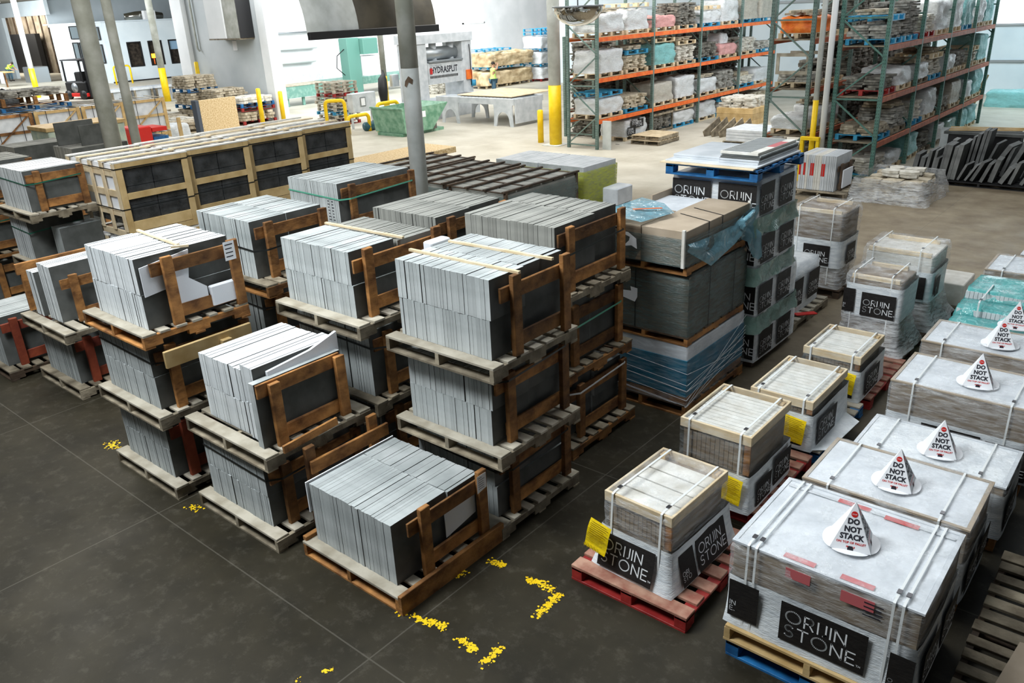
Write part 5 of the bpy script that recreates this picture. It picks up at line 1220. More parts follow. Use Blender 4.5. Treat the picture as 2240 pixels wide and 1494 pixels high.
for (a, b, c, e, f, g) in ((-.42, .42, -.45, -.41, .0, .08), (-.42, .42, -.45, -.41, .42, .50), (-.42, -.34, -.45, -.41, .08, .42), (.34, .42, -.45, -.41, .08, .42), (-.42, .42, .41, .45, .42, .5)):
    MB().box(a, b, c, e, f, g).done('frame_board', M_WDUST, t)

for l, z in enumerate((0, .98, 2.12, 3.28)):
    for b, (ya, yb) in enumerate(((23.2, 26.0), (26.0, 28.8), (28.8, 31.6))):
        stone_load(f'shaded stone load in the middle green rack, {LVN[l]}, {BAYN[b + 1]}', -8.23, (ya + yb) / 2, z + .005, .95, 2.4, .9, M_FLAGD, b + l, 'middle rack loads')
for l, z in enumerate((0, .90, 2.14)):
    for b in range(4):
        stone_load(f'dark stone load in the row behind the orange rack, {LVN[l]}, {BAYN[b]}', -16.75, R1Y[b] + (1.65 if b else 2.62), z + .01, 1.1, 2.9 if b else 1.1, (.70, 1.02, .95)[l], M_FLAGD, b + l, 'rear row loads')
rack('rear green rack row standing back to back behind the orange-beamed rack', -16.12, 1.2, [23.35] + R1Y[1:], (.90, 2.14), M_RUST, M_GREENP, top=3.3)
# yellow guard, stop lamp between the racks
t = thing('yellow_guard', 'yellow steel column guard between the green rack ends', 'guard', (-7.35, 19.85, 0))
for x in (-.22, .16): MB().cbox(x, x + .08, -.05, .05, 0, 1.0, .01).done('guard_post', M_YEL, t)
MB().cbox(-.22, .24, -.06, .06, 1.001, 1.08, .01).done('guard_top', M_YEL, t)
tag(MB().bar((-7.9, 19.7, 0.02), (-7.72, 19.95, .95), .30, .02).done('white_board', M_SHEET), 'white board leaning on the yellow guard', 'board')

# upright white tiles with red labels
pallet(-7.05, -5.85, 18.2, 19.5, 0, 'grey pallet under the upright white tiles with red labels', mats=(M_WGREY, M_WGREY), group=PL)
x = -6.98; i = 0
while x < -6.15:
    t_ = random.choice((.035, .05, .07)); red = i in (0, 2, 5, 6, 10, 11); lean = .10 if i == 0 else 0
    q = thing('tile_box', f'upright white tile box with a red label, {ORD[i]} in the row from the left' if red else f'upright pale tile without label, {ORD[i]} in the row from the left', 'tile', (x + t_ / 2, 18.85, .145), group='upright labelled tiles' if red else 'upright plain tiles')
    MB().box(-t_ / 2, t_ / 2 - .004, -.50, .50, 0, .78).done('box_body', M_SHEET if red else random.choice((M_PRESS, M_TILE)), q)
    if red: MB().box(-t_ / 2 + .002, t_ / 2 - .006, -.502, -.5005, .32, .60).done('red_label', M_REDP, q)
    x += t_ + .002; i += 1
end_frame(-6.13, 18.5, 19.1, .145, .62, 'dark brown end frame of the upright white tiles', M_WDARK)
tag(MB().cbox(-6.06, -6.03, 18.55, 19.15, .2, .6, .002).done('foam_sheet', M_FOAM), 'white sheet inside the end frame of the upright tiles', 'foam sheet')
# wrapped flagstones on the floor
t = thing('wrapped_flagstones', 'large flagstone load under loose clear film on the floor before the right rack', 'wrapped load', (-5.05, 19.3, 0))
stone_load('', 0, 0, .02, 1.25, 1.5, .42, M_FLAGT, 3, parent=t, name='flagstones', lay=.07)
stone_load('', .05, .1, .45, .75, .8, .14, M_FLAGL, 4, parent=t, name='loose_flagstones')
shell(1.5, 1.75, .50, M_CLEARLO if False else M_CLEAR2, 'loose_film', t, nx=14, ny=14, nz=5, amp=.10, seed=9, freq=2.5, flare=.15, top=False, rnd=.1)
# aisle stack: pale slabs, wooden crates
pallet(-11.6, -10.1, 23.9, 25.3, 0, 'pallet under the low wide stack of white slabs in the aisle', parts=False, group=PL)
for k in range(4): tag(MB().cbox(-11.5, -10.15, 23.9, 25.2, .15 + k * .09, .232 + k * .09, .01).done('stone_slab', M_SHEET), f'white flat slab in the low wide aisle stack, {("bottom", "second", "third", "top")[k]}', 'stone slab', 'aisle white slabs', 'thing')
for k in range(3): tag(MB().cbox(-13.9, -12.5, 28.0, 29.4, k * .2, .195 + k * .2, .01).done('crate_board', M_WNEW), f'orange-yellow wooden beam crate tier in the aisle, {("bottom", "middle", "top")[k]}', 'crate', 'yellow crate tiers')
stone_load('pale flagstones piled on the orange-yellow crate tiers in the aisle', -13.2, 28.7, .60, 1.3, 1.3, .35, M_FLAGL, 5)
for k in range(5): tag(MB().bar((-12.9 + k * .28, 25.2, .02), (-12.75 + k * .28, 26.0, .42), .04, .35).done('broken_frame', M_WGREY), f'grey wooden frame piece leaning in the aisle pile, {ORD[k]} from the left', 'wooden frame', 'aisle frame pieces')

# right side: pile of dark slabs on an A-frame bay
pallet(-5.3, -2.2, 20.9, 22.6, 0, 'long dark platform under the leaning dark slabs at the right edge', mats=(M_BLK, M_BLK), parts=False, h=.10, group=PL)
M_EDGED = mat('dark_sawn_edge', (0.12, 0.125, 0.12), 0.8, nscale=5, col2=(0.20, 0.205, 0.20), rnd=0.25)
x = -5.15
for i in range(34):
    row = i // 17; k = i % 17
    if k == 0: x = -5.2 + .3 * row
    th = random.choice((.05, .07, .10)); block = k in (5, 6, 7, 8)
    h = (U(.62, .82) if block else U(.36, .66)) + (.22 if row else 0); tl = .12 if k < 9 else U(.22, .5); d = .55 if block else U(.4, .7)
    o = MB().box(-th / 2, th / 2, -d / 2, d / 2, 0, h, ms=[0, 0, 0, 1, 0, 1]).done('stone_offcut', [M_EDGED, M_FACE], None, (x, 21.25 + row * .85, .115 + .5 * th * math.sin(tl))); o.rotation_euler = (0, tl, U(-.04, .04) if k < 9 else U(-.15, .05))
    tag(o, 'dark offcut leaning in the ' + ('front' if row == 0 else 'rear') + f' row at the right edge, {ORD[k]} from the left', 'stone offcut', 'leaning offcuts ' + ('front' if row == 0 else 'rear'), 'thing')
    x += th * 1.25 + (U(.005, .03) if k < 9 else U(.06, .17))
for i in range(12):
    o = MB().cbox(-.25, .25, -.03, .03, 0, U(.5, .9), .004).done('stone_offcut', M_FACE if i % 3 else M_SLAB, None, (-5.2 + i * .26, 24.2 + (i % 3) * .2, .0)); o.rotation_euler = (U(-.25, -.1), 0, U(-.3, .3))
    tag(o, f'grey offcut in the far row beside the right rack, {ORD[i]} from the left', 'stone offcut', 'far offcuts', 'thing')
for i in range(3): tag(MB().bar((-5.0, 23.0 + i * .08, .95 + i * .03), (-3.4, 23.2 + i * .05, 1.0 + i * .02), .05, .02).done('wooden_batten', M_WNEW), ('front', 'middle', 'rear')[i] + ' thin yellow batten lying across the offcut rows', 'wooden batten', 'offcut battens')
tag(MB().cbox(-5.1, -3.3, 22.95, 23.5, .86, .93, .01).done('stone_offcut', M_FACE), 'long dark slab lying flat across the offcut rows', 'stone slab', None, 'thing')
tag(MB().cbox(-5.0, -3.4, 23.0, 23.45, 0, .855, .01).done('trestle', M_BLK), 'dark trestle under the long flat slab at the right', 'trestle')
for i in range(2): bag_load(f'teal wrapped load on the floor at the far right wall, {("left", "right")[i]} one', -6.0 + i * 1.7, 36.5, 0, 1.5, 1.2, .55, M_WRAPT, i)
tag(MB().cbox(-3.8, -1.0, 30, 31.2, .5, .62, .02).done('stone_offcut', M_SLABD), 'long grey slab bench in front of the far right wall', 'stone slab', None, 'thing')
tag(MB().cbox(-3.7, -1.1, 30.1, 31.1, 0, .495, .02).done('trestle', M_WDARK), 'dark support under the long grey slab bench', 'trestle')
tag(MB().bar((-6.5, 32.0, 0.0), (-6.1, 32.2, 1.5), .28, .04).done('wooden_board', M_WNEW), 'tall brown board leaning at the far end of the right rack', 'wooden board')

# ================================================================ WALLS
struct(MB().box(-39.6, -32.9, 22.0, 22.3, 0, 8.6).done('wall_block', M_BLOCK))
struct(MB().cbox(-39.9, -38.9, 21.75, 21.99, 0, 8.6, .01).done('trim_1', M_WALLW))
struct(MB().cbox(-33.0, -32.4, 21.9, 22.5, 0, 8.6, .01).done('trim_2', M_WALLW))
mb = MB()
mb.box(-47.6, -47.3, 26.8, 50.3, 0, 8.6); mb.box(-47.6, -47.3, 52.7, 64, 0, 8.6); mb.box(-47.6, -47.3, 50.3, 52.7, 0, 3.3); mb.box(-47.6, -47.3, 50.3, 52.7, 7.5, 8.6)
struct(mb.done('wall_back', M_WALLW))
M_DAY = mat('daylight_pane', (0.9, 0.95, 1.0), 0.3, emit=(0.9, 0.96, 1.0, 2.2))
w = struct(MB().box(-47.5, -47.45, 50.3, 52.7, 3.3, 7.5).done('window_1', M_DAY))
for (a, b, c, e) in ((50.2, 50.3, 3.2, 7.5), (52.7, 52.8, 3.2, 7.5), (50.2, 52.8, 3.2, 3.3)): MB().box(-47.3, -47.2, a, b, c, e).done('window_frame', M_WALLW, w)
mb = MB(); mb.box(-30.4, -7.7, 40.3, 40.6, 0, 8.6); mb.box(-7.7, 9, 40.3, 40.6, 0, 2.8); mb.box(-7.7, 9, 40.3, 40.6, 6.2, 8.6)
struct(mb.done('wall_right', M_WALLB))
w = struct(MB().box(-7.7, 9, 40.45, 40.5, 2.8, 6.2).done('window_2', M_DAY))
MB().box(-7.7, 9, 40.2, 40.3, 2.72, 2.8).done('window_sill', M_GALV, w)
struct(MB().cbox(-7.7, 9, 40.2, 40.29, 1.30, 1.38, .01).done('trim_3', M_GALV))
struct(MB().cbox(-30.3, -7.8, 40.2, 40.29, 3.9, 4.0, .01).done('trim_4', M_GALV))
# office block at the far left
def office_wall():
    mb = MB(); x0, x1 = -68.8, -68.5
    ws = [(33.0, 34.2), (34.78, 36.0), (36.56, 37.75)]
    mb.box(x0, x1, 31.3, 46, 3.03, 4.55); mb.box(x0, x1, 31.3, 46, 0, 1.1); y = 31.3
    for a, b in ws: mb.box(x0, x1, y, a, 1.1, 3.03); y = b
    mb.box(x0, x1, y, 46, 1.1, 3.03)
    return mb
struct(office_wall().done('wall_office', M_WALLB))
for i, (a, b) in enumerate(((33.0, 34.2), (34.78, 36.0), (36.56, 37.75))):
    w = struct(MB().box(-68.72, -68.68, a, b, 1.1, 3.03).done(f'window_{3 + i}', M_DARK))
    for (c, e, f, g) in ((a, a + .09, 1.1, 3.03), (b - .09, b, 1.1, 3.03), (a + .09, b - .09, 1.1, 1.19), (a + .09, b - .09, 2.94, 3.03)): MB().box(-68.6, -68.47, c, e, f, g).done('window_frame', M_BLK, w)
t = thing('table_lamp', 'glowing orange table lamp behind the middle office window', 'lamp', (-68.62, 35.15, 1.12))
MB().tube([(0, 0, 0), (0, 0, .55)], [.06, .03], 10).done('lamp_base', M_ORANGE, t)
MB().tube([(0, 0, .55), (0, 0, .9)], [.21, .17], 16).done('lamp_shade', mat('lit_lamp_shade', (0.9, 0.45, 0.05), 0.6, emit=(1.0, 0.42, 0.03, 1.6)), t)
tag(MB().box(-68.66, -68.64, 36.66, 37.6, 2.25, 2.92).done('window_reflection', mat('painted_sky_reflection', (0.25, 0.4, 0.55), 0.4)), 'pale blue painted sky reflection in the right office window', 'screen')  # sky reflection laid on the pane as a pale blue colour
struct(MB().box(-68.49, -68.44, 31.3, 46, 0, .10).done('baseboard_office', M_BLK))
mb = MB(); mb.box(-98, -88.3, 31.3, 31.6, 0, 6.6); mb.box(-88.3, -78.2, 31.3, 31.6, 5.4, 6.6); mb.box(-78.2, -68.8, 31.3, 31.6, 0, 4.55)
struct(mb.done('wall_left', M_WALLB))
struct(MB().box(-98, -68, 31.601, 31.9, 4.551, 6.6).done('wall_upper', M_WALLB)) if False else None
struct(MB().box(-80, -79.7, 31.9, 56, 4.4, 6.6).done('wall_far', M_WALLB))
struct(MB().box(-79.6, -68.6, 31.35, 46, 4.56, 4.66).done('trim_5', M_WALLB))
mb = MB(); mb.box(-112, -80, 37, 37.3, 0, 6.6)
struct(mb.done('wall_inner', mat('brown_grey_cladding', (0.16, 0.13, 0.09), 0.8, nscale=1.5, col2=(0.27, 0.23, 0.18))))
mb = MB()
for i in range(16): mb.box(-108 + i * 1.7, -107.8 + i * 1.7, 36.9, 37.0, 0, 6)
tag(mb.done('wall_ribs', M_WDARK), 'dark vertical ribs on the brown wall inside the far left opening', 'wall ribs', None, 'structure')
tag(MB().cbox(-103, -94, 36.0, 36.5, 0, 3.9, .02).done('dark_doorway', M_BLK), 'black curtain inside the far left opening behind the bending worker', 'curtain')
for i, (a, b, c, e, m) in enumerate(((-74.2, -72.7, 3.45, 4.35, 'glass'), (-74.2, -73.3, 1.75, 3.08, 'g'), (-72.9, -72.2, 1.75, 3.08, 'g'), (-69.6, -69.0, 3.35, 4.2, 'g'), (-69.6, -69.0, 1.6, 2.9, 'g'))):
    w = struct(MB().box(a, b, 31.26, 31.29, c, e).done(f'window_{6 + i}', mat('grey_pane', (0.16, 0.20, 0.22), 0.25)))
    for (p, q, r, s_) in ((a - .08, a, c - .06, e + .06), (b, b + .08, c - .06, e + .06), (a, b, e, e + .07), (a, b, c - .07, c)): MB().box(p, q, 31.2, 31.28, r, s_).done('window_frame', M_BLK, w)
struct(MB().box(-98, -62, -2, 60, 6.62, 6.8).done('ceiling', mat('ceiling_deck', (0.16, 0.15, 0.12), 0.9)))
for i in range(2):
    t = thing('ceiling_lamp', f'long fluorescent strip lamp under the ceiling at the far left, {("upper", "lower")[i]} one', 'ceiling lamp', (-80 + i * 6, 27 - i * 3, 6.3))
    MB().tube([(-3.5, 0, 0), (4, 0, 0)], .07, 8).done('glow_tube', mat('lit_tube', (1, 1, 1), 0.5, emit=(0.95, 1, 1, 3.0)), t); MB().box(-3.6, 4.1, -.12, .12, .08, .16).done('housing', M_WALLW, t)
tag(MB().tube([(-70.5, 34.3, 4.9), (-70.3, 35.2, 5.0), (-70.2, 36.2, 5.05), (-70.2, 37.4, 4.9)], [.28, .33, .33, .26], 12).done('air_duct', M_CHROME), 'silver flexible duct lying on the office roof', 'duct')
tag(MB().cbox(-69.7, -69.3, 35.4, 36.4, 4.67, 5.35, .02).done('roof_box', M_WALLW), 'white box unit on the silver duct on the office roof', 'roof unit')
t = thing('wall_unit', 'tall pale unit hanging high on the block wall', 'wall unit', (-35.2, 21.6, 3.55))
MB().cbox(-.8, .6, -.35, .39, 0, 3.0, .02).done('white_body', M_WALLW, t); MB().cbox(.605, 1.65, -.30, .39, 0, 3.0, .02).done('green_grey_side', M_COLD, t); MB().cbox(1.655, 1.75, -.30, .39, .0, 3.0, .01).done('dark_edge', M_BLK, t)
MB().box(-.8, 1.7, -.36, .39, -.06, -.002).done('bottom_lip', M_WGREY, t)
tag(MB().box(-35.3, -35.0, 21.96, 21.995, 3.0, 3.42).done('wall_sign', M_PAPER), 'small white notice with red print under the wall unit', 'sign')
tag(MB().tube([(-38.3, 21.9, 8), (-38.3, 21.9, 3.1), (-38.15, 21.9, 3.0)], .05, 8).done('wall_pipe', M_COLD), 'thin vertical pipe on the block wall beside the white pillar', 'pipe')
def hoop(label, x, y0, y1, h, alongx=0):
    r = .07; k = []
    a, b = Vector((x, y0, 0)), Vector((x + alongx, y1, 0)); d = b - a
    for i in range(7): q = PI / 2 * i / 6; k.append(a + d * (.16 * (1 - math.cos(q))) + Vector((0, 0, h - .18 + .18 * math.sin(q))))
    for i in range(7): q = PI / 2 * (6 - i) / 6; k.append(b - d * (.16 * (1 - math.cos(q))) + Vector((0, 0, h - .18 + .18 * math.sin(q))))
    return tag(MB().tube([a] + k + [b], r, 12).done('yellow_hoop', M_YEL), label, 'guard rail', 'yellow hoop rails')
hoop('yellow hoop rail in front of the grey electrical box', -25.5, 20.3, 21.35, .66)
hoop('yellow hoop rail left of the electrical box, seen end on', -26.6, 20.15, 20.7, 1.22, .5)
hoop('tall yellow hoop rail between the electrical box and the green hopper', -24.9, 21.3, 22.4, 1.05)
hoop('yellow hoop rail in front of the office corner', -66.5, 30.6, 31.9, 1.35)
for (x, y, h, lb) in ((-31.9, 20.7, 1.5, 'yellow bollard at the foot of the block wall end'), (-32.2, 22.0, 1.25, 'yellow corner sleeve on the white pillar'), (-17.3, 21.9, 1.05, 'yellow bollard left of the post with the yellow sleeve'), (-38.0, 21.5, 2.5, 'tall yellow guard strip on the block wall')):
    tag(MB().tube([(x, y, 0), (x, y, h), (x, y, h + .03)], [.10, .10, .05], 14).done('yellow_bollard', M_YEL), lb, 'bollard', 'yellow bollards')

# ================================================================ PRESS HALL
t = thing('splitter_press', 'large light grey stone splitting press with two uprights and a lettered front plate', 'machine', (-25.5, 26.0, 0))
for a, b in ((-1.75, -1.2), (.95, 1.55)): MB().cbox(-1.2, 0, a, b, 0, 3.05, .02).done('upright', M_PRESS, t)
MB().cbox(-1.3, .05, -1.8, 1.6, 3.051, 3.42, .02).done('crossbeam', M_PRESS, t)
MB().tube([(-.4, -1.1, 2.62), (-.4, .8, 2.62)], .28, 20).done('hydraulic_cylinder', M_GALV, t)
for yy in (-.5, .55): MB().tube([(-.35, yy, 2.2), (-.35, yy, 3.04)], .16, 16).done('ram', M_PRESS, t)
fp = MB().cbox(-.5, .02, -1.19, .94, 1.42, 2.28, .03).done('front_plate', M_PRESS, t)
MB().cbox(-.45, .08, -1.15, .90, 2.281, 2.36, .01).done('plate_ledge', M_GALV, t)
mb = MB()
for k in range(20): mb.box(.021, .03, -1.1 + k * .085, -1.05 + k * .085, 1.66, 1.76)
mb.done('plate_slots', M_BLK, fp)
o = text_mesh('HYDRASPLIT', .36, M_INK, fp, (.026, -.25, 1.97), (PI / 2, 0, PI / 2), 'lettering', .008, .80)
text_mesh('Park Industries', .11, M_GALV, fp, (.026, -.72, 2.17), (PI / 2, 0, PI / 2), 'small_lettering')
MB().cbox(.03, .06, -1.12, -.98, 1.84, 2.07, .002).done('red_mark', M_REDL, fp)
MB().cbox(-1.1, .2, -1.9, 1.7, 0, .75, .02).done('press_bed', M_PRESS, t)
MB().cbox(.001, .07, 1.1, 1.45, 1.45, 1.85, .01).done('orange_sign', M_ORANGE, t); MB().tube([(.05, 1.5, 1.15), (.05, 1.5, 1.4)], .12, 12).done('blue_valve', M_PBLUEB, t)
MB().tube([(.05, 1.35, 2.9), (.08, 1.35, 2.5), (.05, 1.38, 1.2)], .02, 6).done('hose', M_BLK, t)
t = thing('roller_table', 'light grey roller table on arched legs in front of the press', 'machine', (-22.5, 25.3, 0))
for yy in (-.95, .85): MB().cbox(-2.2, 1.95, yy, yy + .10, .82, 1.05, .01).done('side_beam', M_PRESS, t)
mb = MB()
for k in range(22): mb.tube([(-2.1 + k * .19, -.85, 1.0), (-2.1 + k * .19, .85, 1.0)], .045, 8)
o = mb.done('rollers', M_GALV, t); o['kind'] = 'stuff'
def leg_plate(x0, x1, y):
    mb = MB(); n = 10; w = x1 - x0; vs = []
    out = [(x0, .82), (x0 + .02, .45), (x0 - .02, 0), (x0 + .12, 0)] + [(x0 + w / 2 + (w / 2 - .16) * math.cos(PI - PI * i / n), .18 + .38 * math.sin(PI * i / n)) for i in range(n + 1)] + [(x1 - .12, 0), (x1 + .02, 0), (x1 - .02, .45), (x1, .82)]
    k = len(out); vs = [(p[0], y, p[1]) for p in out] + [(p[0], y + .05, p[1]) for p in out]
    return mb.add(vs, [tuple(range(k)), tuple(reversed(range(k, 2 * k)))] + [(i, k + i, k + (i + 1) % k, (i + 1) % k) for i in range(k)])
for yy in (-.95, .85):
    for a in (-1.9, .95): leg_plate(a, a + .95, yy).done('arched_leg', M_PRESS, t)
MB().cbox(1.93, 1.98, -.84, .84, .12, 1.04, .01).done('end_plate', M_PRESS, t)
tag(MB().cbox(-23.8, -20.9, 24.7, 27.4, 1.07, 1.10, .005).done('plywood_sheet', M_WPALE), 'big pale plywood sheet lying on the roller table', 'board')
t = thing('tipping_hopper', 'green steel tipping hopper before the press', 'hopper', (-23.6, 21.6, 0))
def prism(pts, x0, x1):
    k = len(pts); return MB().add([(x0, p[0], p[1]) for p in pts] + [(x1, p[0], p[1]) for p in pts], [tuple(reversed(range(k))), tuple(range(k, 2 * k))] + [(i, (i + 1) % k, k + (i + 1) % k, k + i) for i in range(k)])
HP = [(-.85, .12), (.55, .12), (.85, .42), (1.45, 1.02), (-.98, .98)]
for x in (-.85, .82): prism(HP, x, x + .03).done('side_plate', M_SKIP, t)
prism([(-.85, .12), (-.98, .98), (-.95, .98), (-.82, .12)], -.82, .82).done('back_plate', M_SKIP, t); prism([(.85, .42), (1.45, 1.02), (1.42, 1.04), (.82, .45)], -.82, .82).done('sloped_front', M_SKIP, t)
MB().box(-.82, .82, -.8, .8, .12, .5).done('rubble', M_FLAGD, t); MB().cbox(-.7, .7, -.9, 1.3, .0, .11, .01).done('skid_frame', M_SKIP, t)
MB().cbox(-.9, .9, -1.02, -.94, .985, 1.05, .01).done('rim', M_SKIP, t); MB().box(.852, .858, .0, .22, .62, .84).done('label', M_PAPER, t)
t = thing('electrical_box', 'grey electrical cabinet on legs with a window, behind the yellow hoop rail', 'cabinet', (-26.4, 21.9, 0))
MB().cbox(-.25, .1, -.62, .60, .66, 1.38, .015).done('cabinet_body', M_PRESS, t)
cw = MB().cbox(.101, .12, -.25, .05, .86, 1.22, .01).done('cabinet_window', M_GALV, t); MB().cbox(.121, .125, -.2, .0, .9, 1.18, .001).done('window_label', M_PAPER, cw)
for yy in (-.55, .5): MB().box(-.2, -.12, yy, yy + .06, 0, .66).done('leg', M_PRESS, t)
for i in range(3): tag(MB().tube([(-25.6 - .3 * i, 21.2 + i * .75, .172), (-25.6 - .3 * i, 21.7 + i * .75, .172)], .17, 14).done('pump_motor', mat('pump_blue', (0.02, 0.09, 0.12), 0.4)), ('blue pump motor under the electrical box, nearest', 'blue pump motor under the electrical box, middle', 'blue pump motor beside the tall hoop rail')[i], 'pump')
tag(MB().tube([(-27.50, 24.06, 2.05), (-27.42, 24.0, 1.9), (-27.30, 23.82, 1.7), (-27.28, 23.78, 1.2), (-27.3, 23.80, .75)], [.03, .07, .19, .21, .15], 12).done('hanging_jacket', M_BLK), 'black jacket hanging on the slim post', 'jacket')
tag(MB().cbox(-27.45, -27.25, 24.35, 24.75, 1.35, 1.85, .02).done('junction_box', M_PRESS), 'small grey junction box on the slim post', 'junction box')
# pallet stack by the rails
for i in range(12):
    m = M_PRED if i in (0, 8) else (M_PBLUEB if i == 3 else M_WDUST)
    j = U(-.05, .05)
    small_pallet(f'{"red" if i in (0, 8) else "blue" if i == 3 else "wooden"} pallet in the tall stack left of the electrical box, {ORD[i]} from the floor', -28.6 + j, 22.3 + j, i * .145, 1.15, 1.3, m, 'tall pallet stack')
# saw, tank, fan, booth
t = thing('bridge_saw', 'green stone saw column with a cable loop and white head', 'machine', (-36, 29.7, 0))
MB().cbox(-.6, .1, -.6, .25, 0, 3.15, .03).done('saw_column', M_TEALM, t); MB().cbox(-.5, .5, .3, 1.5, 1.2, 2.2, .03).done('saw_head', M_WALLW, t)
MB().tube([(-.2, -.6, 2.6), (-.2, -1.1, 2.3), (-.2, -1.2, 1.7), (-.2, -.7, 1.3)], .025, 6).done('cable_loop', M_BLK, t); MB().cbox(-.6, .4, .26, 1.3, 2.3, 3.1, .03).done('saw_arm', M_TEALM, t)
t = thing('saw_bench', 'long light green conveyor bench along the white wall', 'machine', (-38.6, 31.5, 0))
MB().cbox(-.8, .6, -2.2, 4.2, .55, .95, .02).done('bench_top', M_TANK, t)
for k in range(4): MB().box(.4, .5, -2.1 + k * 2, -1.95 + k * 2, 0, .55).done('leg', M_TANK, t)
t = thing('wash_tank', 'green wash trough on legs under the white booth', 'tank', (-37.3, 26.6, 0))
prism([(-1.3, .42), (1.5, .42), (1.7, 1.0), (-1.5, 1.0)], -.6, .6).done('trough', M_TANK, t)
for yy in (-1.1, -.1, 1.1): MB().box(.4, .5, yy, yy + .14, 0, .42).done('leg', M_TANK, t)
MB().box(-.62, .62, -1.5, 1.7, 1.001, 1.05).done('top_plate', M_WDUST, t)
t = thing('wash_booth', 'white open wash booth with two horizontal rolls against the wall', 'booth', (-40.5, 28.0, 0))
MB().cbox(-.3, 0, -2.2, 2.8, 0, 3.5, .02).done('back_panel', M_WALLW, t)
for zz, e in ((2.78, 2.4), (2.05, 2.2)): MB().tube([(.25, -2.1, zz), (.25, e, zz - .05)], .13, 14).done('roll', M_WALLW, t)
MB().tube([(.2, -2.2, 3.5), (.2, 2.8, 3.5)], .05, 8).done('top_rail', M_GALV, t); MB().cbox(.01, .06, -2.2, 2.8, .8, 1.6, .01).done('splash_panel', mat('splash_panel_blue', (0.5, 0.65, 0.70), 0.6, nscale=8, col2=(0.75, 0.82, 0.84)), t)
t = thing('floor_fan', 'round floor fan on a green stand at the pillar foot', 'fan', (-34.3, 23.3, 0))
MB().tube([(0, -.09, 1.25), (0, .05, 1.25)], .36, 24).done('fan_cage', M_COLD, t); MB().tube([(0, -.12, 1.25), (0, .1, 1.25)], .1, 14).done('fan_motor', M_WDUST, t)
for a in (-.28, .28): MB().bar((0, 0, 1.0), (a, a * .5, 0), .06, .06).done('stand_leg', M_TEALM, t)
# boulders, pallets behind the worker
for i, (y, z, d) in enumerate(((36.0, .15, 4.3), (36.2, 1.15, 4.1))):
    for j in range(2): small_pallet(f'wooden pallet under the {("lower", "upper")[i]} tan boulder, {("left", "right")[j]}', -33, y + 1 + j * 2.1, z - .14 + (0.02 if i else 0), 1.3, 1.9, M_WPALE if i == 0 else M_PBLUEB, 'boulder pallets')
    bag_load(f'{("lower", "upper")[i]} sawn tan boulder behind the worker', -33, y + 2.1, z + .02, 1.5, d, .72, mat('tan_boulder', (0.42, 0.29, 0.15), 0.85, nscale=2.5, col2=(0.75, 0.60, 0.38), bump=0.3), i, 'tan boulders', .14, 'boulder')
small_pallet('blue pallet lying on top of the upper tan boulder', -33, 37.2, 2.0, 1.3, 2.4, M_PBLUEB, 'boulder pallets')
for i in range(3):
    bag_load(f'white wrapped load right of the tan boulders, {("bottom", "middle", "top")[i]}', -32.6, 41.9, .16 + i * .88, 1.4, 2.6, .66, M_WRAPW, i + 2, 'stacked white loads')
    small_pallet(f'blue pallet under the {("bottom", "middle", "top")[i]} white load right of the boulders', -32.6, 41.9, .0 + i * .88, 1.4, 2.6, M_PBLUEB if i else M_PRED, 'boulder pallets')
for i in range(2): small_pallet(f'bright blue pallet on the highest white load, {("lower", "upper")[i]}', -32.6, 42.0, 2.66 + i * .2, 1.4, 2.6, M_PBLUEB, 'boulder pallets', .17)
stone_load('pile of pale stone behind the press, left of the boulders', -34, 33.8, 0, 1.5, 2.2, 1.3, M_FLAGL, 2)
t = thing('metal_rods', 'bundle of thin metal rods leaning beside the press', 'rods', (-30.5, 31.2, 0))
for k in range(7): MB().tube([(0, .1 * k, 0), (0, -.9 + .12 * k, 2.3 - .1 * (k % 3))], .02, 6).done('rod', M_GALV, t)

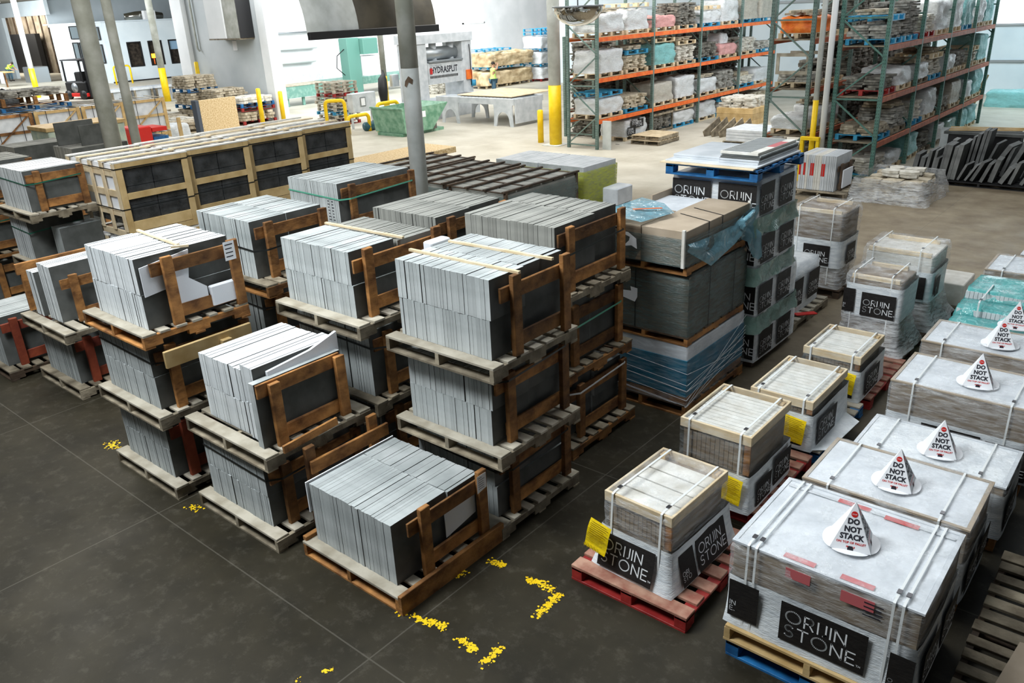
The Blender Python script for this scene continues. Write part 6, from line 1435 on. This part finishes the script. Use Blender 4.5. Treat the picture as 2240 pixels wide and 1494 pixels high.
# ================================================================ PEOPLE
def skin_body(t, J, bones, R, m, name='body', sub=1):
    bm_ = __import__('bmesh').new(); lay = bm_.verts.layers.skin.verify(); V = {}
    for k, p in J.items():
        v = bm_.verts.new(p); V[k] = v; r = R[k]; v[lay].radius = (r, r) if not isinstance(r, tuple) else r
    V[next(iter(J))][lay].use_root = True
    for a, b in bones: bm_.edges.new((V[a], V[b]))
    me = bpy.data.meshes.new(name); bm_.to_mesh(me); bm_.free(); me.materials.append(m)
    o = link(name, me, t)
    s = o.modifiers.new('skin', 'SKIN'); s.use_smooth_shade = True
    ss = o.modifiers.new('sub', 'SUBSURF'); ss.levels = sub; ss.render_levels = sub
    return o
def person(label, loc, rz, J, vest, trousers, cap):
    t = thing('person', label, 'person', loc, rz)
    B = [('pelvis', 'waist'), ('waist', 'chest'), ('chest', 'neck'), ('neck', 'headlow'), ('headlow', 'headtop'), ('chest', 'shl'), ('shl', 'ell'), ('ell', 'wrl'), ('wrl', 'hal'), ('chest', 'shr'), ('shr', 'elr'), ('elr', 'wrr'), ('wrr', 'har'),
         ('pelvis', 'hil'), ('hil', 'knl'), ('knl', 'anl'), ('anl', 'tol'), ('pelvis', 'hir'), ('hir', 'knr'), ('knr', 'anr'), ('anr', 'tor')]
    R = dict(pelvis=(.16, .12), waist=(.14, .11), chest=(.17, .12), neck=.06, headlow=.085, headtop=.085, shl=.065, ell=.048, wrl=.034, hal=.035, shr=.065, elr=.048, wrr=.034, har=.035,
             hil=.09, knl=.062, anl=.045, tol=.04, hir=.09, knr=.062, anr=.045, tor=.04)
    skin_body(t, J, B, R, M_SKIN)
    JV = {k: J[k] for k in ('waist', 'chest', 'shl', 'shr')}; JV['low'] = tuple(Vector(J['pelvis']) + Vector((0, 0, .03)))
    JV['nk'] = tuple(Vector(J['chest']).lerp(Vector(J['neck']), .6))
    for q, a, b in (('sl', 'shl', 'ell'), ('sr', 'shr', 'elr')): JV[q] = tuple(Vector(J[a]).lerp(Vector(J[b]), .55))
    skin_body(t, JV, [('waist', 'chest'), ('waist', 'low'), ('chest', 'nk'), ('chest', 'shl'), ('chest', 'shr'), ('shl', 'sl'), ('shr', 'sr')],
              dict(waist=(.175, .14), chest=(.20, .15), low=(.185, .15), nk=.09, shl=.085, shr=.085, sl=.075, sr=.075), vest, 'hi_vis_shirt')
    JT = {k: J[k] for k in ('pelvis', 'hil', 'hir', 'knl', 'knr', 'anl', 'anr')}
    skin_body(t, JT, [('pelvis', 'hil'), ('pelvis', 'hir'), ('hil', 'knl'), ('hir', 'knr'), ('knl', 'anl'), ('knr', 'anr')], dict(pelvis=(.185, .145), hil=.115, hir=.115, knl=.085, knr=.085, anl=.07, anr=.07), trousers, 'trousers')
    for s_ in ('l', 'r'):
        h = Vector(J['ha' + s_]); w_ = Vector(J['wr' + s_]); d = (h - w_).normalized(); side = d.cross(Vector((0, 1, .2))).normalized()
        mb = MB()
        for k in range(4): mb.tube([h + side * (.012 * (k - 1.5)), h + side * (.020 * (k - 1.5)) + d * (.05 + .008 * (1.5 - abs(k - 1.5))), h + side * (.020 * (k - 1.5)) + d * .075 + Vector((0, -.012, -.005))], [.009, .008, .006], 6)
        mb.tube([h + side * -.02, h + side * -.045 + d * .03], [.010, .008], 6)
        mb.done('fingers', M_SKIN, t)
        a = Vector(J['an' + s_]); b = Vector(J['to' + s_]); MB().tube([a + Vector((0, .05, -.02)), a + Vector((0, -.02, -.03)), b + Vector((0, -.03, -.01))], [.05, .058, .045], 10).done('boot', M_BLK, t)
    hl, ht = Vector(J['headlow']), Vector(J['headtop'])
    mb = MB(); mb.tube([hl.lerp(ht, .55) + Vector((0, .02, .0)), hl.lerp(ht, .9) + Vector((0, .015, 0)), ht + Vector((0, .01, .085)), ht + Vector((0, .01, .10))], [.097, .105, .07, .02], 14); mb.done('hair', cap, t)
    f = hl.lerp(ht, .35)
    mb = MB(); mb.tube([f + Vector((0, -.075, .02)), f + Vector((0, -.115, -.01))], [.012, .016], 6); mb.done('nose', M_SKIN, t)
    mb = MB()
    for sx in (-.035, .035): mb.tube([f + Vector((sx, -.080, .035)), f + Vector((sx, -.092, .035))], .011, 8)
    mb.box(f.x - .025, f.x + .025, f.y - .092, f.y - .08, f.z - .047, f.z - .04)
    mb.done('face_marks', M_HAIR, t)
    mb = MB()
    for sx in (-.088, .088): mb.tube([f + Vector((sx, 0, -.02)), f + Vector((sx * 1.12, .01, .035))], [.012, .018], 6)
    mb.done('ears', M_SKIN, t)
    return t
person('person in a pale lime shirt, hands raised to the head, standing behind the roller table', (-28.5, 32.3, 0), 2.6,
       dict(pelvis=(0, 0, .95), waist=(0, 0, 1.1), chest=(0, -.01, 1.36), neck=(0, -.02, 1.5), headlow=(0, -.04, 1.60), headtop=(0, -.04, 1.70), shl=(-.2, 0, 1.42), ell=(-.40, -.10, 1.45), wrl=(-.24, -.20, 1.66), hal=(-.16, -.20, 1.70),
            shr=(.2, 0, 1.42), elr=(.38, -.12, 1.40), wrr=(.26, -.25, 1.62), har=(.18, -.24, 1.68), hil=(-.1, 0, .88), knl=(-.12, -.02, .50), anl=(-.12, .02, .09), tol=(-.12, -.14, .05), hir=(.1, 0, .88), knr=(.13, -.03, .50), anr=(.14, .02, .09), tor=(.15, -.14, .05)),
       M_LIME2, M_JEAN, M_HAIR)
person('person in a bright lime shirt bending over a work table at the far left', (-78, 27.2, .35), 1.9,
       dict(pelvis=(0, .1, .95), waist=(0, 0, 1.08), chest=(0, -.22, 1.24), neck=(0, -.36, 1.34), headlow=(0, -.45, 1.38), headtop=(0, -.52, 1.44), shl=(-.2, -.24, 1.26), ell=(-.26, -.40, 1.0), wrl=(-.18, -.60, .92), hal=(-.16, -.68, .90),
            shr=(.2, -.24, 1.26), elr=(.26, -.40, 1.0), wrr=(.18, -.60, .92), har=(.16, -.68, .90), hil=(-.1, .1, .88), knl=(-.12, .06, .48), anl=(-.12, .1, .09), tol=(-.12, -.06, .05), hir=(.1, .1, .88), knr=(.13, .06, .48), anr=(.14, .1, .09), tor=(.15, -.06, .05)),
       M_LIME, M_JEAN, M_HAIR)
t = thing('work_table', 'cluttered work table with a white cloth before the bending person', 'table', (-77.2, 26.6, 0))
MB().cbox(-1.2, 1.0, -.6, .3, 1.1, 1.18, .01).done('table_top', M_WNEW, t); MB().box(.3, 1.05, -.65, -.60, .3, 1.19).done('white_cloth', M_SHEET, t)
for a in (-1.1, .85): MB().box(a, a + .1, -.5, -.4, 0, 1.1).done('leg', M_WOLD, t)

# ================================================================ FAR LEFT CLUTTER
t = thing('forklift', 'black forklift with a red base parked before the office', 'forklift', (-56.5, 23.9, 0), .25)
MB().cbox(-.9, 1.0, -.75, .6, .35, 1.1, .08).done('forklift_body', M_BLK, t); MB().cbox(-.95, 1.05, -.8, .65, .18, .40, .05).done('red_base', M_REDP, t)
for (a, b) in ((-.75, -.7), (.85, -.7), (-.75, .5), (.85, .5)): MB().bar((a, b, 1.1), (a * .95, b, 2.35), .08, .08).done('roof_post', M_BLK, t)
MB().cbox(-.85, .95, -.75, .6, 2.36, 2.44, .02).done('overhead_guard', M_BLK, t); MB().cbox(1.06, 1.2, -.6, .45, .1, 2.5, .01).done('mast', M_BLK, t)
MB().tube([(.0, -.76, .72), (.0, .3, .72)], .30, 18).done('gas_cylinder', M_GALV, t); MB().cbox(-.4, .2, -.3, .3, 1.1, 1.65, .05).done('seat', M_BLK, t)
for (a, b) in ((-.65, -.85), (.75, -.85), (-.65, .62), (.75, .62)): MB().tube([(a, b, .28), (a, b + .2, .28)], .28, 18).done('wheel', M_BLK, t)
def strap_crate(label, x, y, z, w, d, h, core=M_SHEET, wood=M_WNEW):
    t = thing('strapped_crate', label, 'crate', (x, y, z), group='orange wood crates at the far left')
    MB().cbox(-w / 2 + .05, w / 2 - .05, -d / 2 + .05, d / 2 - .05, .05, h - .04, .02).done('white_core', core, t)
    X = w / 2
    for yy in (-d / 2, d / 2 - .12): MB().cbox(X - .04, X, yy, yy + .12, 0, h, .004).done('post', wood, t)
    for zz in (.0, h * .45, h - .10): MB().cbox(X - .035, X - .002, -d / 2 + .121, d / 2 - .121, zz, zz + .09, .004).done('rail', wood, t)
    MB().bar((X - .015, -d / 2 + .15, .1), (X - .015, d / 2 - .15, h - .1), .03, .10, up=(1, 0, 0)).done('diagonal', wood, t)
    for yy in (-d / 4, d / 4): MB().ribbon([(X + .004, yy, 0), (X + .004, yy, h), (-X, yy, h + .004)], .02, (0, 1, 0), .003).done('strap', M_STRAPK, t)
    for k in range(4): MB().cbox(-X, X, -d / 2 + k * (d - .1) / 3, -d / 2 + .1 + k * (d - .1) / 3, h + .005, h + .025, .003).done('top_slat', M_WDUST, t)
    return t
ON = ('nearest', 'second', 'third', 'fourth')
for k in range(4): strap_crate(f'strapped crate with orange wood and white core, {ON[k]} of the far left row', -30.6, 10.0 + k * 1.55, .62, 1.4, 1.5, 1.15, wood=M_WOLD if k == 0 else M_WNEW)
for k in range(4): strap_crate(f'low base crate under the {ON[k]} strapped crate of the far left row', -30.6, 10.0 + k * 1.55, 0, 1.4, 1.5, .57, wood=M_WNEW)
small_pallet('dark blue pallet on the strapped crates at the far left', -30.6, 11.0, 1.83, 1.3, 2.2, M_PBLUE, 'far left pallets'); small_pallet('brown pallet on the dark blue pallet at the far left', -30.6, 11.0, 2.0, 1.3, 2.1, M_WOLD, 'far left pallets', .25)
stone_load('grey flat stones on the brown pallet at the far left', -30.6, 11.0, 2.26, 1.2, 1.8, .22, M_FLAGG, 1)
bag_load('black and dark blue heap of rolls at the far left edge', -33.5, 10.5, 0, 1.6, 2.0, 2.3, M_CRATEIN, 1, amp=.2, name='dark_heap')
t = thing('red_blue_load', 'red wrapped load with blue boards in an orange crate beside the thick column', 'wrapped load', (-27.6, 13.3, 0))
MB().cbox(-.5, .5, -.7, .0, .5, 1.15, .03).done('red_bag', M_REDP, t); MB().cbox(-.5, .48, .02, .55, .62, .78, .01).done('blue_board', M_PBLUE, t); MB().cbox(-.5, .48, .02, .55, .95, 1.08, .01).done('red_board', M_REDP, t)
MB().cbox(-.5, .44, .02, 1.1, .10, .60, .02).done('white_core', M_SHEET, t); MB().cbox(.45, .5, .95, 1.08, .0, 1.3, .004).done('post', M_WNEW, t); MB().cbox(-.5, .5, -.7, 1.1, 0, .095, .01).done('pallet_base', M_WNEW, t); MB().cbox(.45, .5, .0, .95, .38, .48, .004).done('rail', M_WNEW, t)
t = thing('teal_crate', 'pale teal crate with a yellow-stained rim behind the upright dark slabs', 'crate', (-24.6, 9.9, 0))
MB().cbox(-.6, .6, -1.0, 1.1, 0, 1.72, .02).done('pale_body', mat('pale_teal_sheet', (0.38, 0.50, 0.44), 0.5, nscale=5, col2=(0.60, 0.66, 0.52)), t)
MB().cbox(-.64, .64, -1.05, 1.15, 1.721, 1.82, .01).done('stained_rim', M_WNEW, t)
bag_load('white plastic sack lying in the aisle behind the columns', -31.5, 16.2, 0, .9, 1.2, .6, M_WRAPW, 2)
t = thing('floor_motor', 'small dark machine with a red round flange on the floor behind the columns', 'machine', (-34.5, 16.0, 0))
MB().cbox(-.4, .2, -.3, .35, 0, .5, .05).done('motor_body', M_BLK, t); MB().tube([(.21, .15, .42), (.35, .2, .42)], .17, 18).done('red_flange', M_REDPIPE, t)
for i in range(7):
    stone_load(f'rough tan stone row on the floor bed, {i + 1 if False else ("first", "second", "third", "fourth", "fifth", "sixth", "seventh")[i]} from the near right end', -33.4 - i * 1.5, 17.6 + i * .42, .14, 1.3, 1.9, .30, M_FLAGL if i % 2 else M_FLAGT, i, 'tan stone bed', lay=.15)
    small_pallet(f'pallet under the {("first", "second", "third", "fourth", "fifth", "sixth", "seventh")[i]} tan stone row of the floor bed', -33.4 - i * 1.5, 17.6 + i * .42, 0, 1.3, 1.9, M_WPALE, 'tan bed pallets')
t = thing('leaning_panel', 'speckled tan board with a grey edge standing before the pallet stacks', 'panel', (-31.9, 18.7, 0))
MB().cbox(-.12, 0, -.85, .85, 0, 1.32, .01).done('speckled_face', M_OSB, t); MB().cbox(-.35, .005, -1.0, -.855, 0, 1.32, .005).done('grey_side', mat('slate_grey_side', (0.07, 0.085, 0.11), 0.6), t)
def stack_load(pre, x, y, segs, w, d):
    z = 0.0
    for i, (k, m, h) in enumerate(segs):
        nm = ('lowest', 'second', 'third', 'fourth', 'fifth')[i]
        if k == 'p': small_pallet(f'{nm} layer of {pre}, a {"blue" if m in (M_PBLUE, M_PBLUEB) else "red" if m is M_PRED else "pale"} pallet', x, y, z, w, d, m, 'block wall pallets', h); z += h + .01
        else: stone_load(f'{nm} layer of {pre}, tan cut stone', x, y, z, w, d, h, m, i, 'block wall stone', lay=.10); z += h + .03
stack_load('the left stone stack at the block wall', -36.2, 20.2, (('s', M_FLAGT, .62), ('p', M_PBLUE, .16), ('s', M_FLAGT, .50), ('p', M_PBLUE, .15), ('s', M_FLAGT, .55)), 1.4, 1.5)
stack_load('the middle stone stack at the block wall', -34.7, 20.7, (('s', M_FLAGT, .50), ('p', M_PBLUE, .15), ('s', M_FLAGT, .35), ('s', M_FLAGT, .40)), 1.4, 1.6)
stack_load('the right stone stack at the block wall', -33.1, 20.9, (('p', M_PRED, .16), ('s', M_FLAGT, .38), ('p', M_PRED, .15), ('p', M_PBLUE, .16), ('s', M_FLAGL, .25)), 1.5, 1.7)
for i in range(3):
    t = thing('stone_table', ('left', 'middle', 'right')[i] + ' white-topped box bench on the far aisle floor', 'bench', (-49.6, 22.7 + i * 1.35, 0), group='white box benches')
    MB().cbox(-.6, .6, -.6, .6, .72, .85, .01).done('bench_top', M_SHEET, t); MB().box(-.55, .4, -.5, .5, .0, .715).done('grey_core', M_PRESS, t)
    for (a, b) in ((.5, -.58), (.5, .48)): MB().box(a, a + .1, b, b + .1, 0, .715).done('leg', M_WGREY, t)
tag(MB().bar((-17.2, 10.9, .0), (-17.2, 13.0, .9), .05, .5).done('grey_plank', M_SLABD), 'long grey plank standing low behind the pine crates', 'plank')
bag_load('white sack on the floor behind the round column', -13.2, 16.6, 0, 1.0, 1.2, .55, M_WRAPW, 3)
mchn = thing('laser_cutter', 'white machine with a small blue screen inside the far left opening', 'machine', (-79.5, 29.8, 0))
MB().cbox(-1.2, .8, -.6, .8, 0, 1.3, .05).done('machine_body', M_GALV, mchn); MB().cbox(.3, .9, -.7, -.6, 2.2, 3.1, .02).done('screen', mat('blue_screen', (0.1, 0.35, 0.5), 0.4, emit=(0.2, 0.6, 0.8, .8)), mchn); MB().tube([(.6, -.5, 1.7), (.6, -.5, 2.2)], .08, 10).done('screen_post', M_WALLW, mchn)
